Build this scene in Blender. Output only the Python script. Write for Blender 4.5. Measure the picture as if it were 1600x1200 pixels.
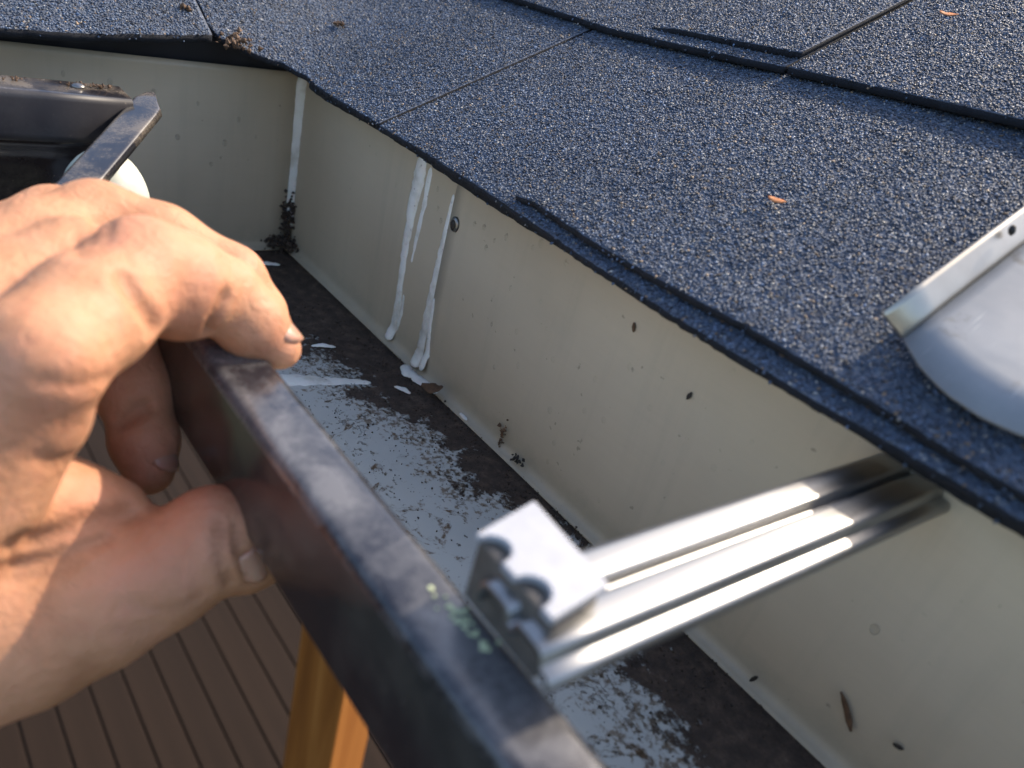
import bpy, bmesh, math, random
import numpy as np
from mathutils import Vector, Matrix, noise as mnoise

random.seed(7)
rng = np.random.default_rng(11)
for o in list(bpy.data.objects):
    bpy.data.objects.remove(o)
SC = bpy.context.scene
COL = SC.collection

# ------------------------------------------------------------------ camera
cam_d = bpy.data.cameras.new('camera')
cam = bpy.data.objects.new('camera', cam_d)
COL.objects.link(cam)
RX = Vector((0.6057141, 0.76225203, 0.2282154))       # camera right
DN = Vector((0.51237122, -0.15421852, -0.84480316))   # camera down
FW = Vector((-0.60875789, 0.62864019, -0.48396834))   # view direction
m = Matrix((RX, -DN, -FW)).transposed().to_4x4()
cam.matrix_world = m
cam_d.sensor_width = 36.0
cam_d.lens = 27.0
cam_d.clip_start = 0.01
cam_d.clip_end = 400.0
cam_d.dof.use_dof = True
cam_d.dof.focus_distance = 0.325
cam_d.dof.aperture_fstop = 10.5
SC.camera = cam

# ------------------------------------------------------------------ light
SUN_DIR = Vector((0.0, 0.75, 0.66)).normalized()    # towards the sun
elev = math.asin(SUN_DIR.z)
azim = math.atan2(SUN_DIR.x, SUN_DIR.y)
world = bpy.data.worlds.new('World')
SC.world = world
world.use_nodes = True
wn = world.node_tree.nodes
wl = world.node_tree.links
sky = wn.new('ShaderNodeTexSky')
sky.sky_type = 'NISHITA'
sky.sun_disc = False
sky.sun_elevation = elev
sky.sun_rotation = azim
sky.air_density = 1.0
sky.dust_density = 2.6
sky.ozone_density = 1.0
wl.new(sky.outputs[0], wn['Background'].inputs[0])
wn['Background'].inputs[1].default_value = 0.15
sun_d = bpy.data.lights.new('sun', 'SUN')
sun_d.energy = 2.3
sun_d.angle = math.radians(0.53)
sun_d.color = (1.0, 0.86, 0.68)
sun = bpy.data.objects.new('sun', sun_d)
COL.objects.link(sun)
sun.rotation_euler = SUN_DIR.to_track_quat('Z', 'Y').to_euler()
sun.location = SUN_DIR * 5
SC.view_settings.view_transform = 'Standard'
SC.view_settings.look = 'None'
SC.view_settings.exposure = 1.3
SC.view_settings.gamma = 1.0
SC.view_settings.use_curve_mapping = False

# ------------------------------------------------------------------ helpers
def add(name, verts, faces, mat=None, parent=None, smooth=False, mats=None, fm=None):
    me = bpy.data.meshes.new(name)
    me.from_pydata([tuple(map(float, v)) for v in verts], [], [tuple(map(int, f)) for f in faces])
    if mats:
        for q in mats: me.materials.append(q)
        if fm is not None:
            me.polygons.foreach_set('material_index', fm)
    elif mat: me.materials.append(mat)
    if smooth:
        me.polygons.foreach_set('use_smooth', [True] * len(me.polygons))
    me.update()
    o = bpy.data.objects.new(name, me)
    COL.objects.link(o)
    if parent: o.parent = parent
    return o

def big(name, V, F, mat, parent=None, smooth=False, col=None):
    """large numpy mesh: V (n,3), F (m,k)"""
    me = bpy.data.meshes.new(name)
    n, (mf, k) = len(V), F.shape
    me.vertices.add(n); me.vertices.foreach_set('co', V.astype(np.float32).ravel())
    me.loops.add(mf * k); me.loops.foreach_set('vertex_index', F.astype(np.int32).ravel())
    me.polygons.add(mf)
    me.polygons.foreach_set('loop_start', np.arange(0, mf * k, k, dtype=np.int32))
    me.polygons.foreach_set('loop_total', np.full(mf, k, dtype=np.int32))
    if smooth: me.polygons.foreach_set('use_smooth', np.ones(mf, dtype=bool))
    me.materials.append(mat)
    me.update(calc_edges=True)
    if col is not None:
        a = me.color_attributes.new('col', 'FLOAT_COLOR', 'POINT')
        a.data.foreach_set('color', np.c_[col, np.ones(n)].astype(np.float32).ravel())
    o = bpy.data.objects.new(name, me)
    COL.objects.link(o)
    if parent: o.parent = parent
    return o

def empty(name, loc=(0, 0, 0)):
    o = bpy.data.objects.new(name, None)
    COL.objects.link(o); o.location = loc
    o.empty_display_size = 0.01
    return o

def keep(o, parent):
    """parent a mesh that is already in world coordinates"""
    o.parent = parent
    o.matrix_parent_inverse = Matrix.Translation(-Vector(parent.location))
    return o

def tag(o, label=None, cat=None, group=None, kind=None):
    if label: o['label'] = label
    if cat: o['category'] = cat
    if group: o['group'] = group
    if kind: o['kind'] = kind
    return o

def box_vf(x0, x1, y0, y1, z0, z1):
    v = [(x, y, z) for x in (x0, x1) for y in (y0, y1) for z in (z0, z1)]
    f = [(0, 1, 3, 2), (4, 6, 7, 5), (0, 4, 5, 1), (2, 3, 7, 6), (0, 2, 6, 4), (1, 5, 7, 3)]
    return v, f

def box(name, b, mat, parent=None, bevel=0):
    v, f = box_vf(*b)
    o = add(name, v, f, mat, parent)
    if bevel:
        md = o.modifiers.new('b', 'BEVEL'); md.width = bevel; md.segments = 2
    return o

def sweep(name, prof, path, mat, parent=None, thick=0.0, smooth=True, closed=False):
    """prof: list of (a,z) offsets across the path (a to the right of travel in plan), path: list of 3d points"""
    P = [Vector(p) for p in path]
    V = []; F = []
    n = len(prof)
    for i, p in enumerate(P):
        t = (P[min(i + 1, len(P) - 1)] - P[max(i - 1, 0)])
        t.z = 0; t.normalize()
        side = Vector((-t.y, t.x, 0))
        for a, z in prof:
            V.append(p + side * a + Vector((0, 0, z)))
    for i in range(len(P) - 1):
        for j in range(n if closed else n - 1):
            k = (j + 1) % n
            F.append((i * n + j, i * n + k, (i + 1) * n + k, (i + 1) * n + j))
    if closed:
        F.append(tuple(range(n))[::-1])
        F.append(tuple((len(P) - 1) * n + j for j in range(n)))
    o = add(name, V, F, mat, parent, smooth)
    if thick:
        md = o.modifiers.new('s', 'SOLIDIFY'); md.thickness = thick; md.offset = 0
    return o

def fil(pts, r=0.002, n=4):
    """round the corners of a 2D polyline"""
    out = [pts[0]]
    for i in range(1, len(pts) - 1):
        a, b, c = (Vector(pts[i - 1]), Vector(pts[i]), Vector(pts[i + 1]))
        ra = min(r, (a - b).length * .45, (c - b).length * .45)
        p = b + (a - b).normalized() * ra; q = b + (c - b).normalized() * ra
        for k in range(n + 1):
            t = k / n
            out.append(tuple(p * (1 - t) ** 2 + b * 2 * t * (1 - t) + q * t * t))
    out.append(pts[-1])
    return out

# ------------------------------------------------------------------ material kit
class M:
    def __init__(self, name):
        self.m = bpy.data.materials.new(name); self.m.use_nodes = True
        self.t = self.m.node_tree; self.n = self.t.nodes; self.l = self.t.links
        self.b = self.n['Principled BSDF']
    def node(self, typ, **kw):
        nd = self.n.new(typ)
        for k, v in kw.items():
            if k.startswith('i_'):
                nd.inputs[k[2:].replace('_', ' ')].default_value = v
            else: setattr(nd, k, v)
        return nd
    def link(self, a, b): self.l.new(a, b)
    def coord(self, scale=(1, 1, 1), rot=(0, 0, 0)):
        tc = self.node('ShaderNodeTexCoord'); mp = self.node('ShaderNodeMapping')
        mp.inputs['Scale'].default_value = scale; mp.inputs['Rotation'].default_value = rot
        self.link(tc.outputs['Object'], mp.inputs[0]); return mp.outputs[0]
    def noise(self, vec, scale, detail=6, rough=.55, dist=0):
        nd = self.node('ShaderNodeTexNoise'); nd.inputs['Scale'].default_value = scale
        nd.inputs['Detail'].default_value = detail; nd.inputs['Roughness'].default_value = rough
        nd.inputs['Distortion'].default_value = dist
        self.link(vec, nd.inputs['Vector']); return nd.outputs['Fac']
    def ramp(self, fac, stops, interp='LINEAR'):
        r = self.node('ShaderNodeValToRGB'); r.color_ramp.interpolation = interp
        e = r.color_ramp.elements
        while len(e) < len(stops): e.new(.5)
        for el, (p, c) in zip(e, stops):
            el.position = p; el.color = (c[0], c[1], c[2], 1) if hasattr(c, '__len__') else (c, c, c, 1)
        self.link(fac, r.inputs[0]); return r.outputs[0]
    def mix(self, fac, a, b, blend='MIX'):
        x = self.node('ShaderNodeMix', data_type='RGBA', blend_type=blend)
        for s, v in ((x.inputs['Factor'], fac), (x.inputs['A'], a), (x.inputs['B'], b)):
            if hasattr(v, 'is_output') or hasattr(v, 'links'): self.link(v, s)
            elif hasattr(v, '__len__'): s.default_value = (*v, 1)
            else: s.default_value = v
        return x.outputs['Result']
    def math(self, op, a, b=0.0, c=None, clamp=False):
        x = self.node('ShaderNodeMath', operation=op, use_clamp=clamp)
        for s, v in zip(x.inputs, (a, b, c)):
            if v is None: continue
            if hasattr(v, 'links'): self.link(v, s)
            else: s.default_value = v
        return x.outputs[0]
    def bump(self, h, strength=.3, dist=.001, prev=None):
        x = self.node('ShaderNodeBump'); x.inputs['Strength'].default_value = strength
        x.inputs['Distance'].default_value = dist; self.link(h, x.inputs['Height'])
        if prev is not None: self.link(prev, x.inputs['Normal'])
        return x.outputs[0]
    def set(self, **kw):
        for k, v in kw.items():
            s = self.b.inputs[k.replace('_', ' ')]
            if hasattr(v, 'links'): self.link(v, s)
            elif hasattr(v, '__len__') and len(v) == 3 and s.type == 'RGBA': s.default_value = (*v, 1)
            else: s.default_value = v
        return self

def mat_simple(name, col, rough=.5, var=.15, scale=120, metallic=0, bump=.2, bdist=.0004):
    k = M(name); c = k.coord()
    n = k.noise(c, scale)
    lo = [max(0, x * (1 - var)) for x in col]; hi = [min(1, x * (1 + var)) for x in col]
    k.set(Base_Color=k.ramp(n, [(.3, lo), (.7, hi)]), Roughness=rough, Metallic=metallic)
    k.link(k.bump(k.noise(c, scale * 4), bump, bdist), k.b.inputs['Normal'])
    return k.m

# granules: colour from the vertex attribute of each grain
k = M('roof granules')
at = k.node('ShaderNodeAttribute', attribute_name='col')
k.set(Base_Color=at.outputs['Color'], Roughness=.55)
k.b.inputs['Specular IOR Level'].default_value = .45
MAT_GRAN = k.m

# asphalt shingle body (grain pattern for the parts too far off to carry grains)
k = M('asphalt shingle'); c = k.coord()
v = k.node('ShaderNodeTexVoronoi'); v.inputs['Scale'].default_value = 720; k.link(c, v.inputs['Vector'])
colr = k.ramp(v.outputs['Color'], [(.0, (.020, .027, .042)), (.45, (.055, .07, .105)), (.8, (.10, .125, .17)), (1, (.24, .24, .24))])
n = k.noise(c, 14, 4)
k.set(Base_Color=k.mix(k.math('MULTIPLY', n, .5), colr, (.06, .07, .09)), Roughness=.8)
k.link(k.bump(k.math('SUBTRACT', 1.0, v.outputs['Distance']), .7, .0009), k.b.inputs['Normal'])
MAT_SHING = k.m
MAT_EDGE = mat_simple('cut asphalt edge', (.007, .009, .015), .85, .5, 900, bump=.8, bdist=.0008)
MAT_UNDER = mat_simple('roof underlay', (.016, .018, .026), .6, .3, 60)

# painted aluminium, inside of the gutter back: warm grey beige with fine rolling marks, faint stains
k = M('beige paint'); c = k.coord()
n1 = k.noise(c, 9, 5, .6); n2 = k.noise(k.coord((30, 30, 420), (0, 0, 0)), 1.2, 5, .6)
base = k.ramp(n1, [(.3, (.445, .375, .275)), (.7, (.52, .445, .335))])
base = k.mix(k.math('MULTIPLY', n2, .22), base, (.34, .30, .225))
tcs = k.node('ShaderNodeTexCoord'); sep = k.node('ShaderNodeSeparateXYZ'); k.link(tcs.outputs['Object'], sep.inputs[0])
spk = k.ramp(k.noise(c, 260, 2, .5), [(.73, 0), (.77, 1)])
base = k.mix(k.math('MULTIPLY', spk, .55), base, (.14, .12, .09))
# splash grime low on the wall: real dirt with a ragged top edge
lowz = k.math('MULTIPLY_ADD', sep.outputs['Z'], -60.0, -60.0 * .176)
gr = k.math('MULTIPLY', k.math('ADD', lowz, k.math('MULTIPLY_ADD', k.noise(c, 70, 7, .7), 2.2, -1.15), clamp=True), .55)
base = k.mix(gr, base, (.30, .275, .21))
rain = k.ramp(k.noise(k.coord((95, 95, 7)), 1.0, 5, .6), [(.52, 0), (.72, 1)])
base = k.mix(k.math('MULTIPLY', rain, .22), base, (.30, .27, .21))
k.set(Base_Color=base, Roughness=k.ramp(n1, [(.3, .34), (.7, .48)]))
nb = k.bump(k.noise(k.coord((60, 60, 700)), 1.0, 3), .12, .0004)
nb = k.bump(k.noise(c, 16, 3), .35, .004, nb)
k.link(nb, k.b.inputs['Normal'])
MAT_BEIGE = k.m

# gutter floor: cool grey paint under a crust of dried silt that hugs the back wall
k = M('grey paint with silt'); c = k.coord()
tcs = k.node('ShaderNodeTexCoord'); sep = k.node('ShaderNodeSeparateXYZ'); k.link(tcs.outputs['Object'], sep.inputs[0])
u = k.math('MULTIPLY_ADD', sep.outputs['X'], 1 / .5, .42 / .5, clamp=True)     # -0.42..0.08 -> 0..1
fc = k.node('ShaderNodeFloatCurve'); cv = fc.mapping.curves[0]
pts = [(-.42, .95), (-.335, .9), (-.315, .50), (-.295, .42), (-.27, .40), (-.24, .33), (-.215, .25), (-.195, .25), (-.18, .30), (-.165, .20), (-.14, .13), (-.12, .13), (-.09, .28), (-.06, .40), (-.03, .44), (.08, .4)]
pts = [((x + .42) / .5, y) for x, y in pts]
cv.points[0].location = pts[0]; cv.points[1].location = pts[-1]
for p in pts[1:-1]: cv.points.new(*p)
fc.mapping.update(); k.link(u, fc.inputs['Value'])
w = k.math('MULTIPLY', fc.outputs[0], .1)
d = k.math('SUBTRACT', .208, sep.outputs['Y'])
nz = k.noise(c, 42, 9, .68, .6); nf = k.noise(c, 420, 5, .65)
nmid = k.noise(c, 130, 6, .7)
edge = k.math('SUBTRACT', w, d)
e1 = k.math('MULTIPLY_ADD', k.math('SUBTRACT', nz, .5), .085, edge)
e1 = k.math('MULTIPLY_ADD', k.math('SUBTRACT', nmid, .5), .045, e1)
e1 = k.math('MULTIPLY_ADD', k.math('SUBTRACT', nf, .5), .020, e1)
mask = k.math('MULTIPLY_ADD', e1, 190.0, .5, clamp=True)                        # dark crust
e2 = k.math('ADD', e1, .016)
mask2 = k.math('MULTIPLY_ADD', e2, 260.0, .5, clamp=True)                       # thin tan fringe
# loose brown rings further out
ring = k.math('ABSOLUTE', k.math('SUBTRACT', k.noise(c, 55, 8, .7, 1.2), .53))
ring = k.math('SUBTRACT', .010, ring)
reg = k.math('MULTIPLY', k.math('SUBTRACT', k.noise(c, 22, 2), .49), .10)
ringm = k.math('MULTIPLY', k.math('MULTIPLY', k.math('ADD', k.math('MINIMUM', ring, reg), k.math('MULTIPLY_ADD', nf, .05, -.0265)), 300.0, clamp=True), .8)
spk = k.ramp(k.noise(c, 330, 2, .5), [(.70, 0), (.725, 1)])
paint = k.ramp(k.noise(c, 20, 4), [(.3, (.40, .415, .405)), (.7, (.465, .48, .465))])
crust = k.ramp(k.noise(c, 190, 8, .75), [(.30, (.024, .016, .012)), (.5, (.058, .039, .029)), (.62, (.10, .068, .048)), (.78, (.20, .15, .115))])
tan = k.ramp(nmid, [(.3, (.06, .035, .018)), (.7, (.20, .145, .09))])
colr = k.mix(k.math('MULTIPLY', mask2, k.ramp(nf, [(.47, 0), (.58, .85)])), paint, tan)
colr = k.mix(ringm, colr, tan)
p3 = k.math('MULTIPLY', k.ramp(k.noise(c, 62, 10, .75, 1.1), [(.565, 0), (.60, 1)]), k.ramp(k.noise(c, 19, 2), [(.46, 0), (.54, 1)]))
p3 = k.math('MULTIPLY', p3, k.ramp(nf, [(.40, .25), (.55, 1)]))
colr = k.mix(p3, colr, k.ramp(k.noise(c, 150, 5, .7), [(.35, (.045, .027, .017)), (.62, (.13, .078, .042))]))
colr = k.mix(k.math('MULTIPLY', spk, .85), colr, (.035, .026, .02))
colr = k.mix(mask, colr, crust)
ro = k.mix(mask, (.30, .30, .30), (.75, .75, .75))
k.set(Base_Color=colr, Roughness=ro)
hgt = k.math('MULTIPLY', k.math('MAXIMUM', mask, ringm), k.math('MULTIPLY_ADD', k.noise(c, 320, 6, .75), 1.2, .3))
nb = k.bump(hgt, .8, .0012)
k.link(nb, k.b.inputs['Normal'])
MAT_FLOOR = k.m

# dark coil-coated metal with dried dust
def dark_metal(name, dust=.5, seed=0.0, dcol=(.30, .26, .21)):
    k = M(name); c = k.coord((1, 1, 1))
    mp = k.node('ShaderNodeMapping'); mp.inputs['Location'].default_value = (seed, seed * 2, 0); k.link(c, mp.inputs[0]); c = mp.outputs[0]
    n = k.noise(c, 62, 6, .6, .4); nf = k.noise(c, 800, 3, .6); n0 = k.noise(c, 26, 3, .5)
    dm = k.ramp(k.math('MULTIPLY_ADD', n, .6, k.math('MULTIPLY_ADD', n0, .4, k.math('MULTIPLY_ADD', nf, .16, -.08))), [(.44, 0), (.60, dust)])
    colr = k.mix(dm, (.017, .016, .020), dcol)
    spk = k.ramp(nf, [(.70, 0), (.76, 1)])
    colr = k.mix(k.math('MULTIPLY', spk, .35), colr, (.35, .30, .24))
    k.set(Base_Color=colr, Roughness=k.mix(dm, (.17, .17, .17), (.5, .5, .5)))
    k.b.inputs['Coat Weight'].default_value = .3
    k.b.inputs['Coat Roughness'].default_value = .2
    k.link(k.bump(k.noise(c, 22, 3), .25, .003), k.b.inputs['Normal'])
    return k.m
MAT_LIP = dark_metal('dark brown coated metal dusty', .36, 0, (.30, .29, .285))
MAT_FACE = dark_metal('dark brown coated metal', .10, 3.1)
MAT_FACE2 = dark_metal('dark weathered coated metal', .16, 5.3, (.12, .11, .10))
_b = MAT_FACE2.node_tree.nodes['Principled BSDF']
for _l in list(_b.inputs['Roughness'].links): MAT_FACE2.node_tree.links.remove(_l)
_b.inputs['Roughness'].default_value = .52; _b.inputs['Coat Weight'].default_value = 0
MAT_LIP2 = dark_metal('dark brown coated metal very dusty', .55, 1.7, (.26, .21, .15))

k = M('cream paint'); c = k.coord()
n = k.noise(c, 60, 6, .65)
colr = k.ramp(n, [(.30, (.30, .26, .17)), (.42, (.55, .56, .46)), (.7, (.68, .70, .60))])
k.set(Base_Color=colr, Roughness=.35)
MAT_CREAM = k.m

# bare extruded aluminium
k = M('bare aluminium'); c = k.coord((260, 6, 260))
n = k.noise(c, 1, 4, .6)
k.set(Base_Color=k.ramp(n, [(.3, (.27, .268, .262)), (.7, (.38, .377, .37))]), Metallic=1.0, Roughness=k.ramp(n, [(.3, .33), (.7, .46)]))
k.link(k.bump(n, .06, .0003), k.b.inputs['Normal'])
MAT_ALU = k.m
MAT_CLIP = mat_simple('matte mill aluminium', (.36, .37, .40), .6, .08, 200, metallic=.1)
MAT_CLIPB = mat_simple('shade-toned aluminium', (.11, .095, .08), .6, .3, 200)  # clip body: shade beneath the plate put into a dark brownish colour
k = M('grey painted sheet'); c = k.coord()
colr = k.ramp(k.noise(c, 34, 6, .65), [(.3, (.19, .20, .215)), (.7, (.255, .265, .28))])
colr = k.mix(k.math('MULTIPLY', k.ramp(k.noise(c, 75, 5, .65), [(.60, 0), (.70, 1)]), .7), colr, (.10, .09, .075))
scr_ = k.ramp(k.noise(k.coord((900, 40, 40), (0, 0, .5)), 1.0, 2), [(.70, 0), (.74, 1)])
colr = k.mix(k.math('MULTIPLY', scr_, .5), colr, (.50, .50, .50))
k.set(Base_Color=colr, Roughness=k.ramp(k.noise(c, 60, 4), [(.3, .50), (.7, .68)]))
k.link(k.bump(k.noise(c, 30, 3), .3, .002), k.b.inputs['Normal'])
MAT_SHEET = k.m
k = M('flange metal'); c = k.coord()
n = k.noise(c, 45, 4)
k.set(Base_Color=k.ramp(n, [(.3, (.36, .32, .265)), (.7, (.50, .46, .39))]), Metallic=.7, Roughness=.32)
MAT_FLANGE = k.m

k = M('white sealant'); c = k.coord()
n = k.noise(c, 90, 5, .6)
colr = k.ramp(n, [(.28, (.50, .48, .42)), (.5, (.74, .73, .69)), (.8, (.80, .80, .77))])
spk = k.ramp(k.noise(c, 420, 3, .6), [(.66, 0), (.72, 1)])
k.set(Base_Color=k.mix(k.math('MULTIPLY', spk, .6), colr, (.10, .075, .05)), Roughness=.38)
k.b.inputs['Subsurface Weight'].default_value = .15
k.b.inputs['Subsurface Scale'].default_value = .002
k.link(k.bump(n, .4, .001), k.b.inputs['Normal'])
MAT_SEAL = k.m
MAT_CRUMB = mat_simple('dried silt crumbs', (.045, .031, .022), .85, .5, 300)
MAT_TWIG = mat_simple('dead leaf brown', (.10, .055, .028), .8, .4, 300)
MAT_HUSK = mat_simple('orange husk', (.52, .19, .06), .6, .3, 400)
MAT_DARKBIT = mat_simple('blackened leaf bit', (.025, .02, .016), .7, .4, 300)
MAT_STEEL = mat_simple('screw steel', (.22, .21, .20), .35, .3, 400, metallic=.9)
MAT_LICH = mat_simple('lichen', (.50, .55, .33), .8, .25, 500)

k = M('water')
tr = k.node('ShaderNodeBsdfTransparent'); tr.inputs[0].default_value = (.975, .975, .97, 1)
gl = k.node('ShaderNodeBsdfGlossy'); gl.inputs['Roughness'].default_value = .06
lw = k.node('ShaderNodeLayerWeight'); lw.inputs['Blend'].default_value = .5
frc = k.math('MULTIPLY_ADD', k.math('POWER', lw.outputs['Facing'], 3.0), .35, .05)
mx = k.node('ShaderNodeMixShader')
k.link(frc, mx.inputs[0]); k.link(tr.outputs[0], mx.inputs[1]); k.link(gl.outputs[0], mx.inputs[2])
k.link(mx.outputs[0], k.n['Material Output'].inputs['Surface'])
MAT_WATER = k.m

# deck boards: brown composite
k = M('deck board brown'); c = k.coord((.8, 26, 26))
n = k.noise(c, 1.0, 6, .6, .3)
oi = k.node('ShaderNodeObjectInfo')
colr = k.ramp(n, [(.25, (.012, .0072, .0048)), (.75, (.025, .0150, .0100))])
colr = k.mix(k.math('MULTIPLY', oi.outputs['Random'], .35), colr, (.010, .0062, .0045))
k.set(Base_Color=colr, Roughness=.75)
k.b.inputs['Specular IOR Level'].default_value = .12
k.link(k.bump(k.noise(k.coord((.5, 120, 120)), 1.0, 3), .3, .002), k.b.inputs['Normal'])
MAT_DECK = k.m
k = M('orange stained timber'); c = k.coord((22, 22, .9))
n = k.noise(c, 1.0, 6, .6, 1.2)
k.set(Base_Color=k.ramp(n, [(.28, (.17, .055, .011)), (.5, (.26, .092, .018)), (.72, (.36, .145, .034))]), Roughness=.42)
MAT_POST = k.m
MAT_GROUND = mat_simple('soil and grass', (.06, .065, .035), .9, .5, 3)
MAT_FASCIA = mat_simple('fascia wood', (.18, .13, .09), .7, .2, 20)

# skin
k = M('skin'); c = k.coord()
n1 = k.noise(c, 55, 6, .65); n2 = k.noise(c, 210, 5, .65)
base = k.ramp(n1, [(.30, (.44, .205, .105)), (.50, (.55, .272, .148)), (.70, (.62, .305, .185))])
base = k.mix(k.math('MULTIPLY', k.ramp(n2, [(.52, 0), (.72, 1)]), .30), base, (.50, .20, .125))
at = k.node('ShaderNodeAttribute', attribute_name='col')
sepc = k.node('ShaderNodeSeparateColor'); k.link(at.outputs['Color'], sepc.inputs[0])
base = k.mix(k.math('MULTIPLY', sepc.outputs[0], .30), base, (.55, .19, .12))
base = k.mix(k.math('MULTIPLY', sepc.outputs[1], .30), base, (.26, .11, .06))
k.set(Base_Color=base, Roughness=k.ramp(n2, [(.3, .50), (.7, .64)]))
k.b.inputs['Subsurface Weight'].default_value = .22
k.b.inputs['Specular IOR Level'].default_value = .35
k.b.inputs['Subsurface Radius'].default_value = (1.0, .35, .2)
k.b.inputs['Subsurface Scale'].default_value = .0014
v = k.node('ShaderNodeTexVoronoi'); v.inputs['Scale'].default_value = 900; v.feature = 'DISTANCE_TO_EDGE'; k.link(c, v.inputs['Vector'])
nb = k.bump(k.math('MINIMUM', v.outputs['Distance'], .25), .25, .0005)
nb = k.bump(k.noise(k.coord((1, 1, 1)), 240, 4, .6, .8), .45, .0016, nb)
k.link(nb, k.b.inputs['Normal'])
MAT_SKIN = k.m
k = M('fingernail'); c = k.coord()
k.set(Base_Color=k.ramp(k.noise(c, 160, 2), [(.3, (.46, .245, .165)), (.7, (.54, .30, .205))]), Roughness=.28)
k.b.inputs['Subsurface Weight'].default_value = .3; k.b.inputs['Subsurface Scale'].default_value = .001
MAT_NAIL = k.m

# ------------------------------------------------------------------ fixed dimensions (metres; z = 0 is camera height)
XC, YB, ZF = -.420, .208, -.191        # inner corner, back wall, gutter floor
YE, ZE, PITCH = .185, -.0845, math.radians(26.5)
TP = math.tan(PITCH); CP = math.cos(PITCH)
XE2, ZE2 = -.395, -.0785               # eave of the far roof slope
DECK_Z = -2.8

# ------------------------------------------------------------------ setting: ground, deck
g = add('ground', [(-120, -120, DECK_Z - .25), (120, -120, DECK_Z - .25), (120, 120, DECK_Z - .25), (-120, 120, DECK_Z - .25)], [(0, 1, 2, 3)], MAT_GROUND)
tag(g, kind='structure')
deck = empty('deck', (0, 0, DECK_Z)); tag(deck, kind='structure')
jo = box('joist_layer', (-7, 2.5, -1.5, 3.6, -.2, -.03), MAT_UNDER, deck)
jo.name = 'joist'
bw = .1212
bm0 = None
for i in range(42):
    y = -1.5 + i * bw
    if bm0 is None:
        v, f = box_vf(-7, 2.5, .003, bw - .003, -.025, 0)
        bo = add('deck_board', v, f, MAT_DECK, deck)
        md = bo.modifiers.new('b', 'BEVEL'); md.width = .004; md.segments = 2
        bm0 = bo
    else:
        bo = bm0.copy(); COL.objects.link(bo); bo.parent = deck; bo.name = 'deck_board'
    bo.location = (0, y, 0)

post = empty('timber_post', (-.86, .56, DECK_Z))
tag(post, 'orange stained timber post rising from the brown deck below the gutter', 'post')
a1 = Vector((.85, .527)); a2 = Vector((-.527, .85)); L0 = Vector((-.828, .500))
def post_part(name, o0, w1, w2, z0, z1, bev):
    q = [L0 + a1 * o0[0] + a2 * o0[1], L0 + a1 * (o0[0] + w1) + a2 * o0[1], L0 + a1 * (o0[0] + w1) + a2 * (o0[1] + w2), L0 + a1 * o0[0] + a2 * (o0[1] + w2)]
    V = [(p.x, p.y, z) for z in (z0, z1) for p in q]
    o = add(name, V, [(3, 2, 1, 0), (4, 5, 6, 7)] + [(i, (i + 1) % 4, (i + 1) % 4 + 4, i + 4) for i in range(4)], MAT_POST)
    keep(o, post)
    md = o.modifiers.new('b', 'BEVEL'); md.width = bev; md.segments = 3
    return o
post_part('shaft', (0, 0), .102, .20, DECK_Z + .06, -.42, .006)
post_part('foot_plate', (-.02, -.02), .142, .24, DECK_Z + .002, DECK_Z + .06, .004)

# ------------------------------------------------------------------ roof
def smax(a, b, kk=.018):
    h = np.clip(.5 + .5 * (a - b) / kk, 0, 1)
    return b + (a - b) * h + kk * h * (1 - h)
def vnoise(x, y, f, seed=0):
    """cheap smooth noise from sums of sines"""
    r = np.random.default_rng(seed); s = 0
    for i in range(6):
        ang = r.uniform(0, 6.28); ff = f * r.uniform(.6, 1.7); ph = r.uniform(0, 6.28)
        s = s + np.sin((x * np.cos(ang) + y * np.sin(ang)) * ff + ph)
    return s / 6
def H(x, y):
    p1 = ZE + (y - YE) * TP
    p2 = ZE2 + (XE2 - x) * TP
    # far from the valley the slopes stay planar; near the eave corner the two blend
    return smax(p1, p2) + .0010 * vnoise(x, y, 28, 3)

roof = empty('shingle_roof', (0, .2, -.1))
tag(roof, 'blue grey asphalt shingle roof with overlapping courses above the gutter', 'roof')

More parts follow.
